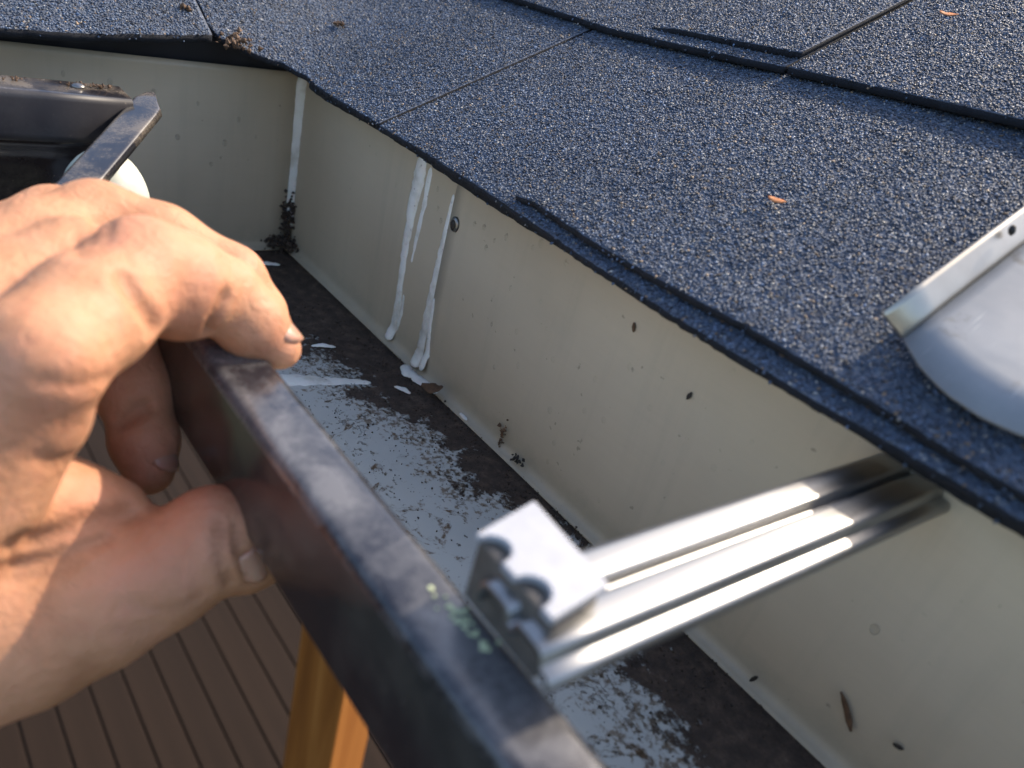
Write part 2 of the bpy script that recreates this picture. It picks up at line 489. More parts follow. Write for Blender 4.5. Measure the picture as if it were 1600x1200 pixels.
GRAINS = [0]
def grains(P, N, size, name, parent, seed):
    """irregular squashed octahedra standing on points P with normals N"""
    n = len(P); r = np.random.default_rng(seed)
    base = np.array([[1, 0, 0], [-1, 0, 0], [0, 1, 0], [0, -1, 0], [0, 0, 1], [0, 0, -1]], float)
    F0 = np.array([[0, 2, 4], [2, 1, 4], [1, 3, 4], [3, 0, 4], [2, 0, 5], [1, 2, 5], [3, 1, 5], [0, 3, 5]])
    q = r.normal(size=(n, 4)); q /= np.linalg.norm(q, axis=1)[:, None]
    w, x, y, z = q.T
    Rm = np.stack([1 - 2 * (y * y + z * z), 2 * (x * y - w * z), 2 * (x * z + w * y), 2 * (x * y + w * z), 1 - 2 * (x * x + z * z), 2 * (y * z - w * x), 2 * (x * z - w * y), 2 * (y * z + w * x), 1 - 2 * (x * x + y * y)], 1).reshape(n, 3, 3)
    B = base[None] * r.uniform(.6, 1.35, (n, 6, 1)) + r.normal(0, .16, (n, 6, 3))
    B = B * np.array([1.15, .95, .62])[None, None]
    V = np.einsum('nij,nkj->nki', Rm, B) * (size * r.uniform(.72, 1.25, n))[:, None, None]
    # squash along the surface normal so the grains lie embedded
    dn = np.einsum('nki,ni->nk', V, N)
    V = V - .35 * dn[..., None] * N[:, None, :]
    V = V + P[:, None, :] + N[:, None, :] * (size * .18 + r.normal(0, .00014, n))[:, None, None]
    t = r.random(n)
    b = np.clip(r.lognormal(0, .36, n), .35, 2.6)
    col = np.array([.055, .080, .126])[None] * b[:, None]
    pale = t > .955; col[pale] = np.array([.25, .245, .235]) * r.uniform(.6, 1.4, (pale.sum(), 1))
    tan = (t > .925) & ~pale; col[tan] = np.array([.22, .155, .10]) * r.uniform(.5, 1.3, (tan.sum(), 1))
    blk = t < .10; col[blk] = np.array([.018, .022, .032])
    # broad mottling of the colour blend
    mot = 1 + .18 * vnoise(P[:, 0], P[:, 1], 60, 5)
    col = col * mot[:, None]
    Vc = np.repeat(col, 6, axis=0)
    F = (F0[None] + (np.arange(n) * 6)[:, None, None]).reshape(-1, 3)
    o = big(name, V.reshape(-1, 3), F, MAT_GRAN, parent, False, Vc)
    o.parent = parent
    o['kind'] = 'stuff'
    GRAINS[0] += n
    return o

def shingle(top, us, ylo, yhi, off_lo, off_hi, thick, nv=26, granular=True, gx=None, seed=1, jag=.00022, axis='x', pitch=.00108, vlim=None, edge=.2):
    """one shingle: columns along `us`; each column runs from ylo(u) (drip edge) to yhi(u).
    off_lo/off_hi: height above the roof plane at the drip edge and at the upper end."""
    r = np.random.default_rng(seed)
    us = np.asarray(us); n = len(us)
    def surf(u, t):
        lo = ylo(u); hi = yhi(u)
        w = lo + (hi - lo) * t
        x, y = (u, w) if axis == 'x' else (w, u)
        z = H(x, y) + off_lo(u) + (off_hi - off_lo(u)) * np.clip(t, 0, 1)
        return np.stack([x, y, z], -1)
    ts = np.linspace(0, 1, nv) ** 1.3
    U, T = np.meshgrid(us, ts, indexing='ij')
    Pt = surf(U, T)
    jit = r.normal(0, jag, n)
    jit = jit + .6 * jag * np.sin(np.arange(n) * .37 + seed)
    ax = 1 if axis == 'x' else 0
    Pt[:, 0, ax] += jit
    Pb = Pt.copy(); Pb[..., 2] -= thick
    Pb[:, 0, ax] += r.normal(0, jag, n)
    V = np.concatenate([Pt.reshape(-1, 3), Pb.reshape(-1, 3)]); NB = n * nv
    F = []
    idx = np.arange(n * nv).reshape(n, nv)
    A = idx[:-1, :-1].ravel(); B = idx[1:, :-1].ravel(); C_ = idx[1:, 1:].ravel(); D = idx[:-1, 1:].ravel()
    top_f = np.stack([A, B, C_, D], 1); bot_f = np.stack([D, C_, B, A], 1) + NB
    def wall(line):
        a, b = line[:-1], line[1:]
        return np.stack([a, a + NB, b + NB, b], 1)
    F = np.concatenate([top_f, bot_f, wall(idx[:, 0]), wall(idx[::-1, -1]), wall(idx[0, ::-1]), wall(idx[-1, :])])
    if axis != 'x': F = F[:, ::-1]
    o = big('shingle', V, F, MAT_SHING, None, False)
    o.data.materials.append(MAT_EDGE)
    mi = np.zeros(len(F), np.int32); mi[len(top_f) + len(bot_f):] = 1
    o.data.polygons.foreach_set('material_index', mi)
    keep(o, top)
    if granular:
        g0, g1 = gx if gx else (us[0], us[-1])
        tmax = vlim if vlim else 1.0
        # jittered grid in (u, distance)
        lo_m, hi_m = ylo(np.array([(g0 + g1) / 2]))[0], yhi(np.array([(g0 + g1) / 2]))[0]
        length = abs(hi_m - lo_m) / CP
        nu = int((g1 - g0) / pitch); nt = int(length * tmax / (pitch * .92))
        gu, gt = np.meshgrid(np.arange(nu), np.arange(nt), indexing='ij')
        gu = (g0 + (gu + .5 * (gt % 2) + r.uniform(-.42, .42, gu.shape)) * pitch).ravel()
        gt = ((gt + .5 + r.uniform(-.42, .42, gt.shape)) / nt * tmax).ravel()
        ok = r.random(len(gu)) > .03
        gu, gt = gu[ok], gt[ok]
        P0 = surf(gu, gt)
        e = 1e-4
        Px = surf(gu + e, gt) - P0; Py = surf(gu, gt + .002) - P0
        N = np.cross(Px, Py); N /= np.linalg.norm(N, axis=1)[:, None]
        N[N[:, 2] < 0] *= -1
        # a row of grains clinging to the drip edge
        ne = int((g1 - g0) / pitch * edge)
        eu = r.uniform(g0, g1, ne); Pe = surf(eu, np.zeros(ne)); Pe[:, 2] -= r.uniform(0, thick, ne)
        Pe[:, ax] += r.normal(0, .0005, ne)
        Ne = np.tile(np.array([[0, -1, .3]] if axis == 'x' else [[1, 0, .3]]), (ne, 1)); Ne /= np.linalg.norm(Ne[0])
        go = grains(np.concatenate([P0, Pe]), np.concatenate([N, Ne]), .00066, 'granules', None, seed + 50)
        go.parent = o
        go.matrix_parent_inverse = o.matrix_parent_inverse.inverted() if False else Matrix.Identity(4)
    return o

const = lambda v: (lambda u: np.full(np.shape(u), v, float))
def interp(xs, ys): return lambda u: np.interp(u, xs, ys)
def yS(s): return YE + s * CP                     # plan distance of a course line
XR = .62                                           # right end of the modelled courses
# starter strip under course one, showing as the lower dark edge
shingle(roof, np.linspace(-.372, XR, 330), lambda u: YE + .0030 + .0010 * np.sin(u * 37), const(yS(.12)), const(.0006), .0, .0028, nv=6, gx=(-.36, .02), seed=2, vlim=.05)
# course one, shingle that wraps across the valley
usA = np.concatenate([np.linspace(-.80, -.412, 60), np.linspace(-.4105, -.380, 60), np.linspace(-.3785, -.2995, 70)])
yloA = interp([-1, -.408, -.401, -.394, -.386, -.372, -.2], [.150, .150, .153, .166, .179, .185, .185])
jointx = -.2990
shingle(roof, usA, yloA, const(yS(.175)), interp([-1, -.42, -.39, -.33, -.29], [.0050, .0048, .0040, .0042, .0046]), .0005, .0024, nv=40, gx=(-.60, -.3000), seed=3)
# course one, right-hand shingle
shingle(roof, np.linspace(-.2971, XR, 360), lambda u: YE - .0012 + .0012 * np.sin(u * 23 + 1), const(yS(.175)), interp([-.3, -.24, XR], [.0046, .0040, .0040]), .0005, .0022, nv=26, gx=(-.2968, .03), seed=4)
# its laminated top layer, starting part of the way along
shingle(roof, np.linspace(-.205, XR, 320), lambda u: YE + .0024 + .0008 * np.sin(u * 51), const(yS(.172)), interp([-.205, -.195, XR], [.0058, .0074, .0078]), .0006, .0020, nv=26, gx=(-.205, .04), seed=5)
# course two, left shingle, then its double layer, then the right one
e2 = interp([-.8, -.386, -.285, -.19, -.098, .7], [yS(.118), yS(.121), yS(.124), yS(.138), yS(.148), yS(.15)])
shingle(roof, np.linspace(-.80, -.1935, 260), e2, const(yS(.325)), interp([-.8, -.3, -.19], [.0060, .0056, .0062]), .001, .0026, nv=30, gx=(-.52, -.1942), seed=6)
shingle(roof, np.linspace(-.268, -.1935, 90), lambda u: e2(u) + .0075, const(yS(.322)), interp([-.268, -.255, -.19], [.0064, .0080, .0090]), .0016, .0026, nv=30, gx=(-.268, -.1942), seed=7)
shingle(roof, np.linspace(-.1918, XR, 280), e2, const(yS(.325)), interp([-.19, -.1, XR], [.0064, .0072, .0074]), .001, .0028, nv=30, gx=(-.1914, .05), seed=8)
# upper courses: no longer in sight of the grain, the material carries them
for ci in range(3, 9):
    s0 = .143 * (ci - 1) + .004
    xs = [-1.6, -.95 + .13 * (ci % 3), -.05 + .17 * (ci % 2), XR]
    for a, b in zip(xs[:-1], xs[1:]):
        shingle(roof, np.linspace(a + .001, b - .001, 90), const(yS(s0)), const(yS(s0 + .185)), const(.0105), .001, .0042, nv=8, granular=False, seed=30 + ci)
# far slope: first course left of the valley, second course above it
ysC = np.linspace(-.60, .1475, 260)
xloC = lambda u: XE2 + .0030 * np.sin(u * 21) + .002 + np.interp(u, [.10, .16], [0, -.004])
shingle(roof, ysC, xloC, const(XE2 - .175 * CP), interp([-.6, .06, .11, .15], [.0045, .0045, .0075, .0085]), .0005, .0034, nv=26, gx=(-.20, .1475), seed=40, axis='y', edge=.12)
shingle(roof, np.linspace(-.6, .30, 120), const(XE2 - .143 * CP), const(XE2 - .325 * CP), const(.0105), .001, .0042, nv=10, granular=False, seed=41, axis='y')
# sheathing under all of it, out to the ridge
gx_ = np.concatenate([np.linspace(-4, -.62, 14), np.linspace(-.6, -.34, 40), np.linspace(-.3, .64, 12), [4]])
gy_ = np.concatenate([[-3], np.linspace(-.6, .12, 10), np.linspace(.13, .36, 36), np.linspace(.4, 3.2, 14)])
GX, GY = np.meshgrid(gx_, gy_, indexing='ij')
GZ = H(GX, GY) - .006
idx = np.arange(GX.size).reshape(GX.shape)
Q = np.stack([idx[:-1, :-1].ravel(), idx[1:, :-1].ravel(), idx[1:, 1:].ravel(), idx[:-1, 1:].ravel()], 1)
cx = (GX[:-1, :-1] + GX[1:, 1:]).ravel() / 2; cy = (GY[:-1, :-1] + GY[1:, 1:]).ravel() / 2
okc = ((cy > YE + .016) | (cx < XE2 - .016))
sh = big('sheathing', np.stack([GX, GY, GZ], -1).reshape(-1, 3), Q[okc], MAT_SHING); keep(sh, roof)
# dark underlay / drip flashing between the far eave and the far gutter wall
u1 = add('drip_flashing', [(XC - .004, -.6, -.0870), (XC - .004, .205, -.0905), (XC + .004, .205, -.071), (XC + .004, -.6, -.066)], [(0, 1, 2, 3)], MAT_UNDER); keep(u1, roof)
md = u1.modifiers.new('s', 'SOLIDIFY'); md.thickness = .0012
u2 = add('drip_flashing', [(-.41, YB + .003, -.092), (.62, YB + .003, -.092), (.62, YB - .002, -.0735), (-.41, YB - .002, -.0735)], [(0, 1, 2, 3)], MAT_UNDER); keep(u2, roof)
md = u2.modifiers.new('s', 'SOLIDIFY'); md.thickness = .0012

fas = empty('fascia_board', (0, YB + .02, -.2)); tag(fas, 'plain wooden fascia board behind the gutter under the eave', 'fascia')
keep(box('board', (XC - .02, .64, YB + .004, YB + .024, -.26, -.088), MAT_FASCIA), fas)
keep(box('board', (XC - .024, XC - .004, -.6, YB + .024, -.26, -.093), MAT_FASCIA), fas)

# ------------------------------------------------------------------ near gutter
gut = empty('gutter', (-.1, .14, ZF))
tag(gut, 'near metal gutter, beige back, silted grey floor and dark front lip gripped by the hand', 'gutter')
def wallgrid(name, fn, nu, nv, mat, parent, thick=.0009, smooth=True):
    V = [fn(i / nu, j / nv) for i in range(nu + 1) for j in range(nv + 1)]
    F = [(i * (nv + 1) + j, (i + 1) * (nv + 1) + j, (i + 1) * (nv + 1) + j + 1, i * (nv + 1) + j + 1) for i in range(nu) for j in range(nv)]
    o = add(name, V, F, mat, None, smooth); keep(o, parent)
    if thick:
        md = o.modifiers.new('s', 'SOLIDIFY'); md.thickness = thick; md.offset = -1
    return o
def back_prof(t, proud):
    """from floor fold up the wall: small radius then a flat rise with a slight belly"""
    r = .0045
    if t < .12:
        a = t / .12 * math.pi / 2
        return YB - proud - r + r * math.sin(a), ZF + .0006 + r - r * math.cos(a)
    q = (t - .12) / .88
    return YB - proud - .0008 * math.sin(q * 3.1), ZF + r + q * (.1125 - r)
def bw_fn(x0, x1, proud):
    def f(u, v):
        x = x0 + (x1 - x0) * u; y, z = back_prof(v, proud)
        return (x, y - .0007 * math.sin(x * 31) * v, z)
    return f
def wall_y(x, z):
    pr = .0011 if x > -.2645 else 0.0
    q = max(0.0, (z - ZF - .0045) / (.1125 - .0045)); v = .12 + .88 * q
    return YB - pr - .0008 * math.sin(q * 3.1) - .0007 * math.sin(x * 31) * v
wallgrid('back_wall', bw_fn(XC, -.2630, 0), 40, 34, MAT_BEIGE, gut)
wallgrid('back_wall', bw_fn(-.2645, .62, .0011), 120, 34, MAT_BEIGE, gut)
def fl_fn(u, v):
    x = XC + (.62 - XC) * u; y = .112 + (YB - .003 - .112) * v
    return (x, y, ZF + .0005 * math.sin(x * 40) * math.sin(y * 90))
wallgrid('floor', fl_fn, 120, 14, MAT_FLOOR, gut, .0009)
# front: dark skin outside, cream inside
front = [(.064, -.137), (.0735, -.1415), (.086, -.1465), (.089, -.160), (.098, -.177), (.112, -.1895)]
def fprof(pts, off=0.0): return [(-(y) + 0, z) for y, z in pts]
def sweepx(name, prof_yz, x0, x1, mat, thick, nseg=1, wob=0.0):
    V = []; F = []; n = len(prof_yz)
    for i in range(nseg + 1):
        x = x0 + (x1 - x0) * i / nseg
        for j, (y, z) in enumerate(prof_yz):
            V.append((x, y + wob * math.sin(x * 23), z + wob * math.sin(x * 17 + 1)))
    for i in range(nseg):
        for j in range(n - 1):
            F.append((i * n + j, i * n + j + 1, (i + 1) * n + j + 1, (i + 1) * n + j))
    o = add(name, V, F, mat, None, True); keep(o, gut)
    if thick:
        md = o.modifiers.new('s', 'SOLIDIFY'); md.thickness = thick; md.offset = 0
    return o
fo = fil(front, .006, 6)
sweepx('front_panel', fo, -.262, .62, MAT_FACE, .0006, 30)
sweepx('front_lining', [(y + .0012, z + .0009) for y, z in fo[2:]], -.262, .62, MAT_CREAM, .0004, 30)
lip_prof = fil([(.0772, -.1165), (.0786, -.1160), (.0786, -.1060), (.0640, -.1060), (.0636, -.1372), (.0655, -.1376)], .0028, 5)
lip = sweepx('lip', lip_prof, -.262, .62, MAT_LIP, .0011, 60, .0003)
lip.data.materials.append(MAT_FACE)
npf = len(lip_prof) - 1
for p in lip.data.polygons:
    if p.center.z < -.1105 and p.center.y < .066: p.material_index = 1

def blob(name, c, rx, ry, rz, mat, parent=None, seg=10, rings=6, seed=0, rough=.25, rot=0.0, normal=None, lv=None):
    """an irregular pebble-like lump"""
    r = random.Random(seed)
    V = []; F = []
    V.append((0, 0, -1))
    for i in range(1, rings):
        th = math.pi * i / rings
        for j in range(seg):
            a = 2 * math.pi * j / seg
            kx = 1 + r.uniform(-rough, rough)
            V.append((math.sin(th) * math.cos(a) * kx, math.sin(th) * math.sin(a) * kx, -math.cos(th)))
    V.append((0, 0, 1))
    for j in range(seg):
        F.append((0, 1 + (j + 1) % seg, 1 + j))
        F.append((len(V) - 1, 1 + (rings - 2) * seg + j, 1 + (rings - 2) * seg + (j + 1) % seg))
    for i in range(rings - 2):
        for j in range(seg):
            a, b = 1 + i * seg + j, 1 + i * seg + (j + 1) % seg
            F.append((a, b, b + seg, a + seg))
    N = Vector(normal) if normal else Vector((0, 0, 1))
    q = N.to_track_quat('Z', 'Y')
    out = []
    for v in V:
        p = Vector((v[0] * rx, v[1] * ry, v[2] * rz))
        p = Matrix.Rotation(rot, 3, 'Z') @ p
        out.append(q @ p + Vector(c))
    o = add(name, out, F, mat, None, True)
    if parent: keep(o, parent)
    return o
# sealant beads: half-round ropes squeezed onto a surface
def bead(name, pts, nrm, parent, mat=MAT_SEAL, flat=.5, seed=0, sub=6, wob=.12):
    """pts: (x,y,z,halfwidth); nrm: surface normal"""
    r = random.Random(seed)
    N = Vector(nrm).normalized()
    P = []
    for a, b in zip(pts[:-1], pts[1:]):
        for kk in range(sub):
            t = kk / sub
            P.append([a[i] * (1 - t) + b[i] * t for i in range(4)])
    P.append(list(pts[-1]))
    V = []; F = []; nseg = 8
    for i, p in enumerate(P):
        a = Vector(P[max(i - 1, 0)][:3]); b = Vector(P[min(i + 1, len(P) - 1)][:3])
        t = (b - a).normalized(); s = N.cross(t).normalized()
        w = p[3] * .86 * (1 + r.uniform(-wob, wob))
        if i in (0, len(P) - 1): w *= .45
        c = Vector(p[:3]) + s * r.uniform(-.12, .12) * w
        for j in range(nseg + 1):
            ang = math.pi * j / nseg
            V.append(c + s * math.cos(ang) * w + N * (math.sin(ang) * w * flat * (1 + r.uniform(-.1, .1)) - .0004))
    m_ = nseg + 1
    for i in range(len(P) - 1):
        for j in range(nseg):
            F.append((i * m_ + j, i * m_ + j + 1, (i + 1) * m_ + j + 1, (i + 1) * m_ + j))
    F.append(tuple(range(m_))); F.append(tuple((len(P) - 1) * m_ + j for j in range(m_)))
    o = add(name, V, F, mat, None, True); keep(o, parent)
    bm = bmesh.new(); bm.from_mesh(o.data); bmesh.ops.recalc_face_normals(bm, faces=bm.faces); bm.to_mesh(o.data); bm.free()
    return o
NW = (0, -1, 0); NF = (0, 0, 1); ND = (1, -1, 0)
def wb(pts): return [(x, wall_y(x, z) - dy, z, w) for x, z, w, dy in pts]
bead('sealant_bead', [(XC + .0016, YB - .0020, z, w) for z, w in [(-.088, .0038), (-.105, .0039), (-.12, .0042), (-.135, .0038), (-.15, .0037), (-.164, .0033), (-.178, .0026)]], ND, gut, flat=.50, seed=1, wob=.06)
bead('sealant_bead', wb([(-.2945, -.092, .0046, 0), (-.2945, -.106, .0050, 0), (-.2955, -.122, .0042, 0), (-.2955, -.140, .0034, 0), (-.2945, -.157, .0030, 0), (-.2938, -.170, .0035, 0), (-.2945, -.182, .0037, 0), (-.2952, -.1888, .0032, .003)]), NW, gut, flat=.42, seed=2, wob=.08)
bead('sealant_bead', wb([(-.2872, -.094, .0024, 0), (-.2868, -.112, .0024, 0), (-.2878, -.130, .0020, 0), (-.2885, -.144, .0014, 0)]), NW, gut, flat=.35, seed=3)
bead('sealant_bead', wb([(-.2902, -.160, .0012, 0), (-.2896, -.171, .0018, 0), (-.2920, -.183, .0014, 0)]), NW, gut, flat=.5, seed=33)
bead('sealant_bead', wb([(-.2668, -.099, .0016, 0), (-.2668, -.1145, .0024, 0), (-.2668, -.125, .0030, 0), (-.2672, -.138, .0033, 0), (-.2676, -.155, .0037, 0), (-.2678, -.170, .0042, 0), (-.2680, -.181, .0044, 0), (-.2672, -.1890, .0042, .004)]), NW, gut, flat=.42, seed=4, wob=.08)
bead('sealant_bead', wb([(-.2640, -.150, .0010, .0004), (-.2632, -.166, .0016, .0004), (-.2615, -.178, .0022, 0), (-.2612, -.1875, .0024, .003)]), NW, gut, flat=.45, seed=34)
bead('sealant_bead', [(-.2720, .2030, ZF + .0006, .0026), (-.2650, .2000, ZF + .0006, .0040), (-.2570, .2020, ZF + .0006, .0034), (-.2490, .2035, ZF + .0006, .0027), (-.2430, .2040, ZF + .0006, .0014)], NF, gut, flat=.5, seed=5)
bead('sealant_bead', [(-.285, .118, ZF + .0004, .0060), (-.279, .133, ZF + .0004, .0062), (-.2735, .147, ZF + .0004, .0058), (-.2690, .159, ZF + .0004, .0048), (-.2660, .169, ZF + .0004, .0034), (-.2625, .178, ZF + .0004, .0016)], NF, gut, flat=.22, seed=6)
bead('sealant_bead', [(-.3990, .178, ZF + .0006, .0014), (-.3965, .184, ZF + .0008, .0024), (-.3940, .191, ZF + .0006, .0015)], NF, gut, flat=.5, seed=7)
bead('sealant_bead', [(-.3010, .166, ZF + .0008, .0008), (-.2990, .171, ZF + .0014, .0018), (-.2965, .177, ZF + .0010, .0008)], NF, gut, flat=.8, seed=8)
bead('sealant_bead', [(-.2560, .187, ZF + .0006, .0010), (-.2515, .190, ZF + .0009, .0019), (-.2480, .191, ZF + .0006, .0008)], NF, gut, flat=.6, seed=9)
bead('sealant_bead', [(-.225, .2035, ZF + .0016, .0006), (-.222, .2036, ZF + .0016, .0011), (-.219, .2034, ZF + .0016, .0006)], (0, -.6, .8), gut, flat=.6, seed=10)

# screw in the lap seam
scr = blob('screw', (-.2598, wall_y(-.2598, -.1112) - .0004, -.1112), .0030, .0036, .0012, MAT_STEEL, gut, 14, 6, 3, .08, 0, NW)
hole = blob('screw_socket', (-.2597, wall_y(-.2598, -.1112) - .0014, -.1112), .0019, .0025, .0006, MAT_DARKBIT, None, 10, 4, 4, .2, 0, NW)
hole.parent = scr; hole.matrix_parent_inverse = Matrix.Identity(4)

# ------------------------------------------------------------------ far gutter, running off to the left
gut2 = empty('gutter', (-.37, 0, ZF))
tag(gut2, 'far gutter running left from the corner, dark dusty lip with a rivet', 'gutter')
def bw2(u, v):
    y = YB - .0005 - (YB + .6) * u; yy, z = back_prof(v, 0)
    z = ZF + (z - ZF) * (.1035 / .1125)
    return (XC + (YB - yy), y, z)
wallgrid('back_wall', lambda u, v: bw2(1 - u, v), 60, 34, MAT_BEIGE, gut2)
wallgrid('floor', lambda u, v: (XC + .003 + .105 * u, -.6 + (.112 + .6) * v, ZF - .0005), 10, 40, MAT_FLOOR, gut2)
XL2, ZL2 = -.3205, -.0835
lp2 = fil([(-.0205, -.0085), (-.0205, 0), (0, 0), (.0012, -.0165), (-.004, -.0180)], .0022, 4)
def along_y(name, prof_xz, y0, y1, mat, thick):
    V = []; F = []; n = len(prof_xz); ns = 24
    for i in range(ns + 1):
        y = y0 + (y1 - y0) * i / ns
        tilt = (y - y1) * -.015
        for x, z in prof_xz: V.append((XL2 + x + .0004 * math.sin(y * 60), y, ZL2 + z + tilt))
    for i in range(ns):
        for j in range(n - 1):
            F.append((i * n + j, (i + 1) * n + j, (i + 1) * n + j + 1, i * n + j + 1))
    o = add(name, V, F, mat, None, True); keep(o, gut2)
    md = o.modifiers.new('s', 'SOLIDIFY'); md.thickness = thick; md.offset = 0
    return o
l2 = along_y('lip', lp2, -.6, .0905, MAT_LIP2, .0010)
along_y('front_panel', fil([(-.004, -.0180), (-.016, -.026), (-.020, -.045), (-.03, -.085), (-.05, -.107)], .006, 5), -.6, .088, MAT_FACE, .0008)
along_y('front_lining', [(x - .0013, z + .0008) for x, z in fil([(-.004, -.0180), (-.016, -.026), (-.020, -.045), (-.03, -.085), (-.05, -.107)], .006, 5)], -.6, .030, MAT_CREAM, .0004)
l2.data.materials.append(MAT_FACE2)
for p in l2.data.polygons:
    if p.center.x > XL2 - .0012: p.material_index = 1
rv = blob('rivet', (XL2 - .0115, .0745, ZL2 + .0010), .0026, .0026, .0012, MAT_STEEL, None, 12, 5, 5, .05)
rv.parent = l2
# mitre return: the strip of lip that runs diagonally to the hand, with a rounded tab
A0 = Vector((-.2745, .0600, -.0985)); A1 = Vector((-.3290, .1010, -.0818))
def mitre(t, a, z):
    p = A0.lerp(A1, t); dirv = (A1 - A0); dirv.z = 0; dirv.normalize()
    s = Vector((-dirv.y, dirv.x, 0))      # to the left of travel: outer side
    return p + s * a + Vector((0, 0, z))
prof = fil([(-.0068, -.0115), (-.0066, -.0005), (.0060, .0002), (.0066, -.0030)], .0024, 5)
V = []; F = []; ns = 22
for i in range(ns + 1):
    t = -.75 + 1.75 * i / ns
    tt = max(0, (t - .84) / .16)
    for a, z in prof:
        aa = a
        if t > .84:           # the tab narrows from the outer side and rounds off
            aa = a if a < 0 else a * (1 - tt * 1.0)
            if t > .95: aa = aa * (1 - ((t - .95) / .05) ** 2 * .35)
        V.append(mitre(t, -aa, z * (1 - .25 * tt)))
n_ = len(prof)
for i in range(ns):
    for j in range(n_ - 1): F.append((i * n_ + j, i * n_ + j + 1, (i + 1) * n_ + j + 1, (i + 1) * n_ + j))
mt = add('mitre_strip', V, F, MAT_LIP2, None, True); keep(mt, gut2)
md = mt.modifiers.new('s', 'SOLIDIFY'); md.thickness = .0012; md.offset = -1
# cream inside of the rolled corner below the strip
co = blob('corner_lining', (-.3010, .0750, -.1185), .0155, .0155, .0225, MAT_CREAM, gut2, 32, 20, 3, 0.0)

# ------------------------------------------------------------------ hanger bracket
hg = empty('gutter_hanger', (-.05, .14, -.094))
tag(hg, 'ribbed silver aluminium gutter hanger unclipped from the lip, blunt clip in front', 'bracket')
R0 = Vector((-.0455, .207, -.0940)); R1 = Vector((-.0550, .0735, -.0940))
ydir = (R1 - R0).normalized(); xdir = Vector((-ydir.y, ydir.x, 0)).normalized()   # towards +x
if xdir.x < 0: xdir = -xdir
strap = [(-.0118, -.0048), (-.0114, -.0012), (-.0100, 0), (-.0042, .0002), (-.0034, -.0024), (-.0014, -.0026), (-.0006, 0), (.0054, .0002), (.0062, -.0026), (.0088, -.0030), (.0092, -.0046)]
sp = fil(strap, .0006, 3)
V = []; F = []; n_ = len(sp); Lr = (R1 - R0).length
for i in range(13):
    t = i / 12
    for a, z in sp: V.append(R0 + ydir * (Lr * t) + xdir * a + Vector((0, 0, z)))
for i in range(12):
    for j in range(n_ - 1): F.append((i * n_ + j, i * n_ + j + 1, (i + 1) * n_ + j + 1, (i + 1) * n_ + j))
so = add('strap', V, F, MAT_ALU, None, True); keep(so, hg)
md = so.modifiers.new('s', 'SOLIDIFY'); md.thickness = .0013; md.offset = 0
md = so.modifiers.new('b', 'BEVEL'); md.width = .0003; md.segments = 1; md.limit_method = 'ANGLE'
# clip block: slab with two scalloped teeth
def slab(name, outline, z0, z1, mat, parent, bev=.0006):
    n = len(outline)
    V = [(x, y, z1(x, y) if callable(z1) else z1) for x, y in outline] + [(x, y, z0(x, y) if callable(z0) else z0) for x, y in outline]
    F = [tuple(range(n)), tuple(range(2 * n - 1, n - 1, -1))] + [(i, i + n, (i + 1) % n + n, (i + 1) % n) for i in range(n)]
    o = add(name, V, F, mat, None, False)
    bm = bmesh.new(); bm.from_mesh(o.data); bmesh.ops.recalc_face_normals(bm, faces=bm.faces); bm.to_mesh(o.data); bm.free()
    keep(o, parent)
    if bev:
        md = o.modifiers.new('b', 'BEVEL'); md.width = bev; md.segments = 2; md.limit_method = 'ANGLE'
    return o
pa, pb, pc, pd = Vector((-.0752, .0918)), Vector((-.0522, .0898)), Vector((-.0508, .0752)), Vector((-.0722, .0756))
outl = [pa, pb, pc]
for kk, (tc, rr) in enumerate([(.30, .0036), (.80, .0034)]):
    c_ = pc.lerp(pd, tc); ax = (pd - pc).normalized(); up = Vector((-ax.y, ax.x))
    if up.dot(pa - pd) < 0: up = -up
    for q in range(9):
        a = math.pi * q / 8
        outl.append(c_ - ax * math.cos(a) * rr + up * math.sin(a) * rr * 1.2)
outl.append(pd)
slab('clip_plate', [(p.x, p.y) for p in outl], -.0902, -.0884, MAT_CLIP, hg)
fin = (pa - pd).normalized() * .0012
slab('clip_body', [(p.x, p.y) for p in (pa.lerp(pb, .04), pb.lerp(pa, .04), pc + fin, pd + fin)], -.1045, -.0904, MAT_CLIPB, hg, .0008)

# ------------------------------------------------------------------ loose flashing sheet on the roof
nR = Vector((0, -math.sin(PITCH), math.cos(PITCH)))
def rp(x, s, off): return Vector((x, YE, ZE)) + Vector((0, math.cos(PITCH), math.sin(PITCH))) * s + nR * off
fl = empty('flashing_sheet', (-.03, .24, -.06))
tag(fl, 'loose pale grey bent metal sheet with raised flange lying on the shingles', 'metal sheet')
def sheet_edge(x): return np.interp(x, [-.0658, -.0566, -.0478, -.0381, -.0304, -.018, 0, .014], [.0259, .0193, .0159, .0151, .0165, .020, .026, .032])
V = []; F = []; xs_ = np.linspace(-.0652, .014, 22); ss_ = np.linspace(0, 1, 16)
for x in xs_:
    lo_ = float(sheet_edge(x))
    for t in ss_:
        s_ = lo_ + (.24 - lo_) * t
        V.append(rp(x + .014 * t * .25, s_, .0112 + .0006 * math.sin(x * 90) + .0004 * math.sin(s_ * 40) + .001 * t))
for i in range(len(xs_) - 1):
    for j in range(len(ss_) - 1): F.append((i * 16 + j, (i + 1) * 16 + j, (i + 1) * 16 + j + 1, i * 16 + j + 1))
keep(add('plate', V, F, MAT_SHEET, None, True), fl).modifiers.new('s', 'SOLIDIFY').thickness = .0011
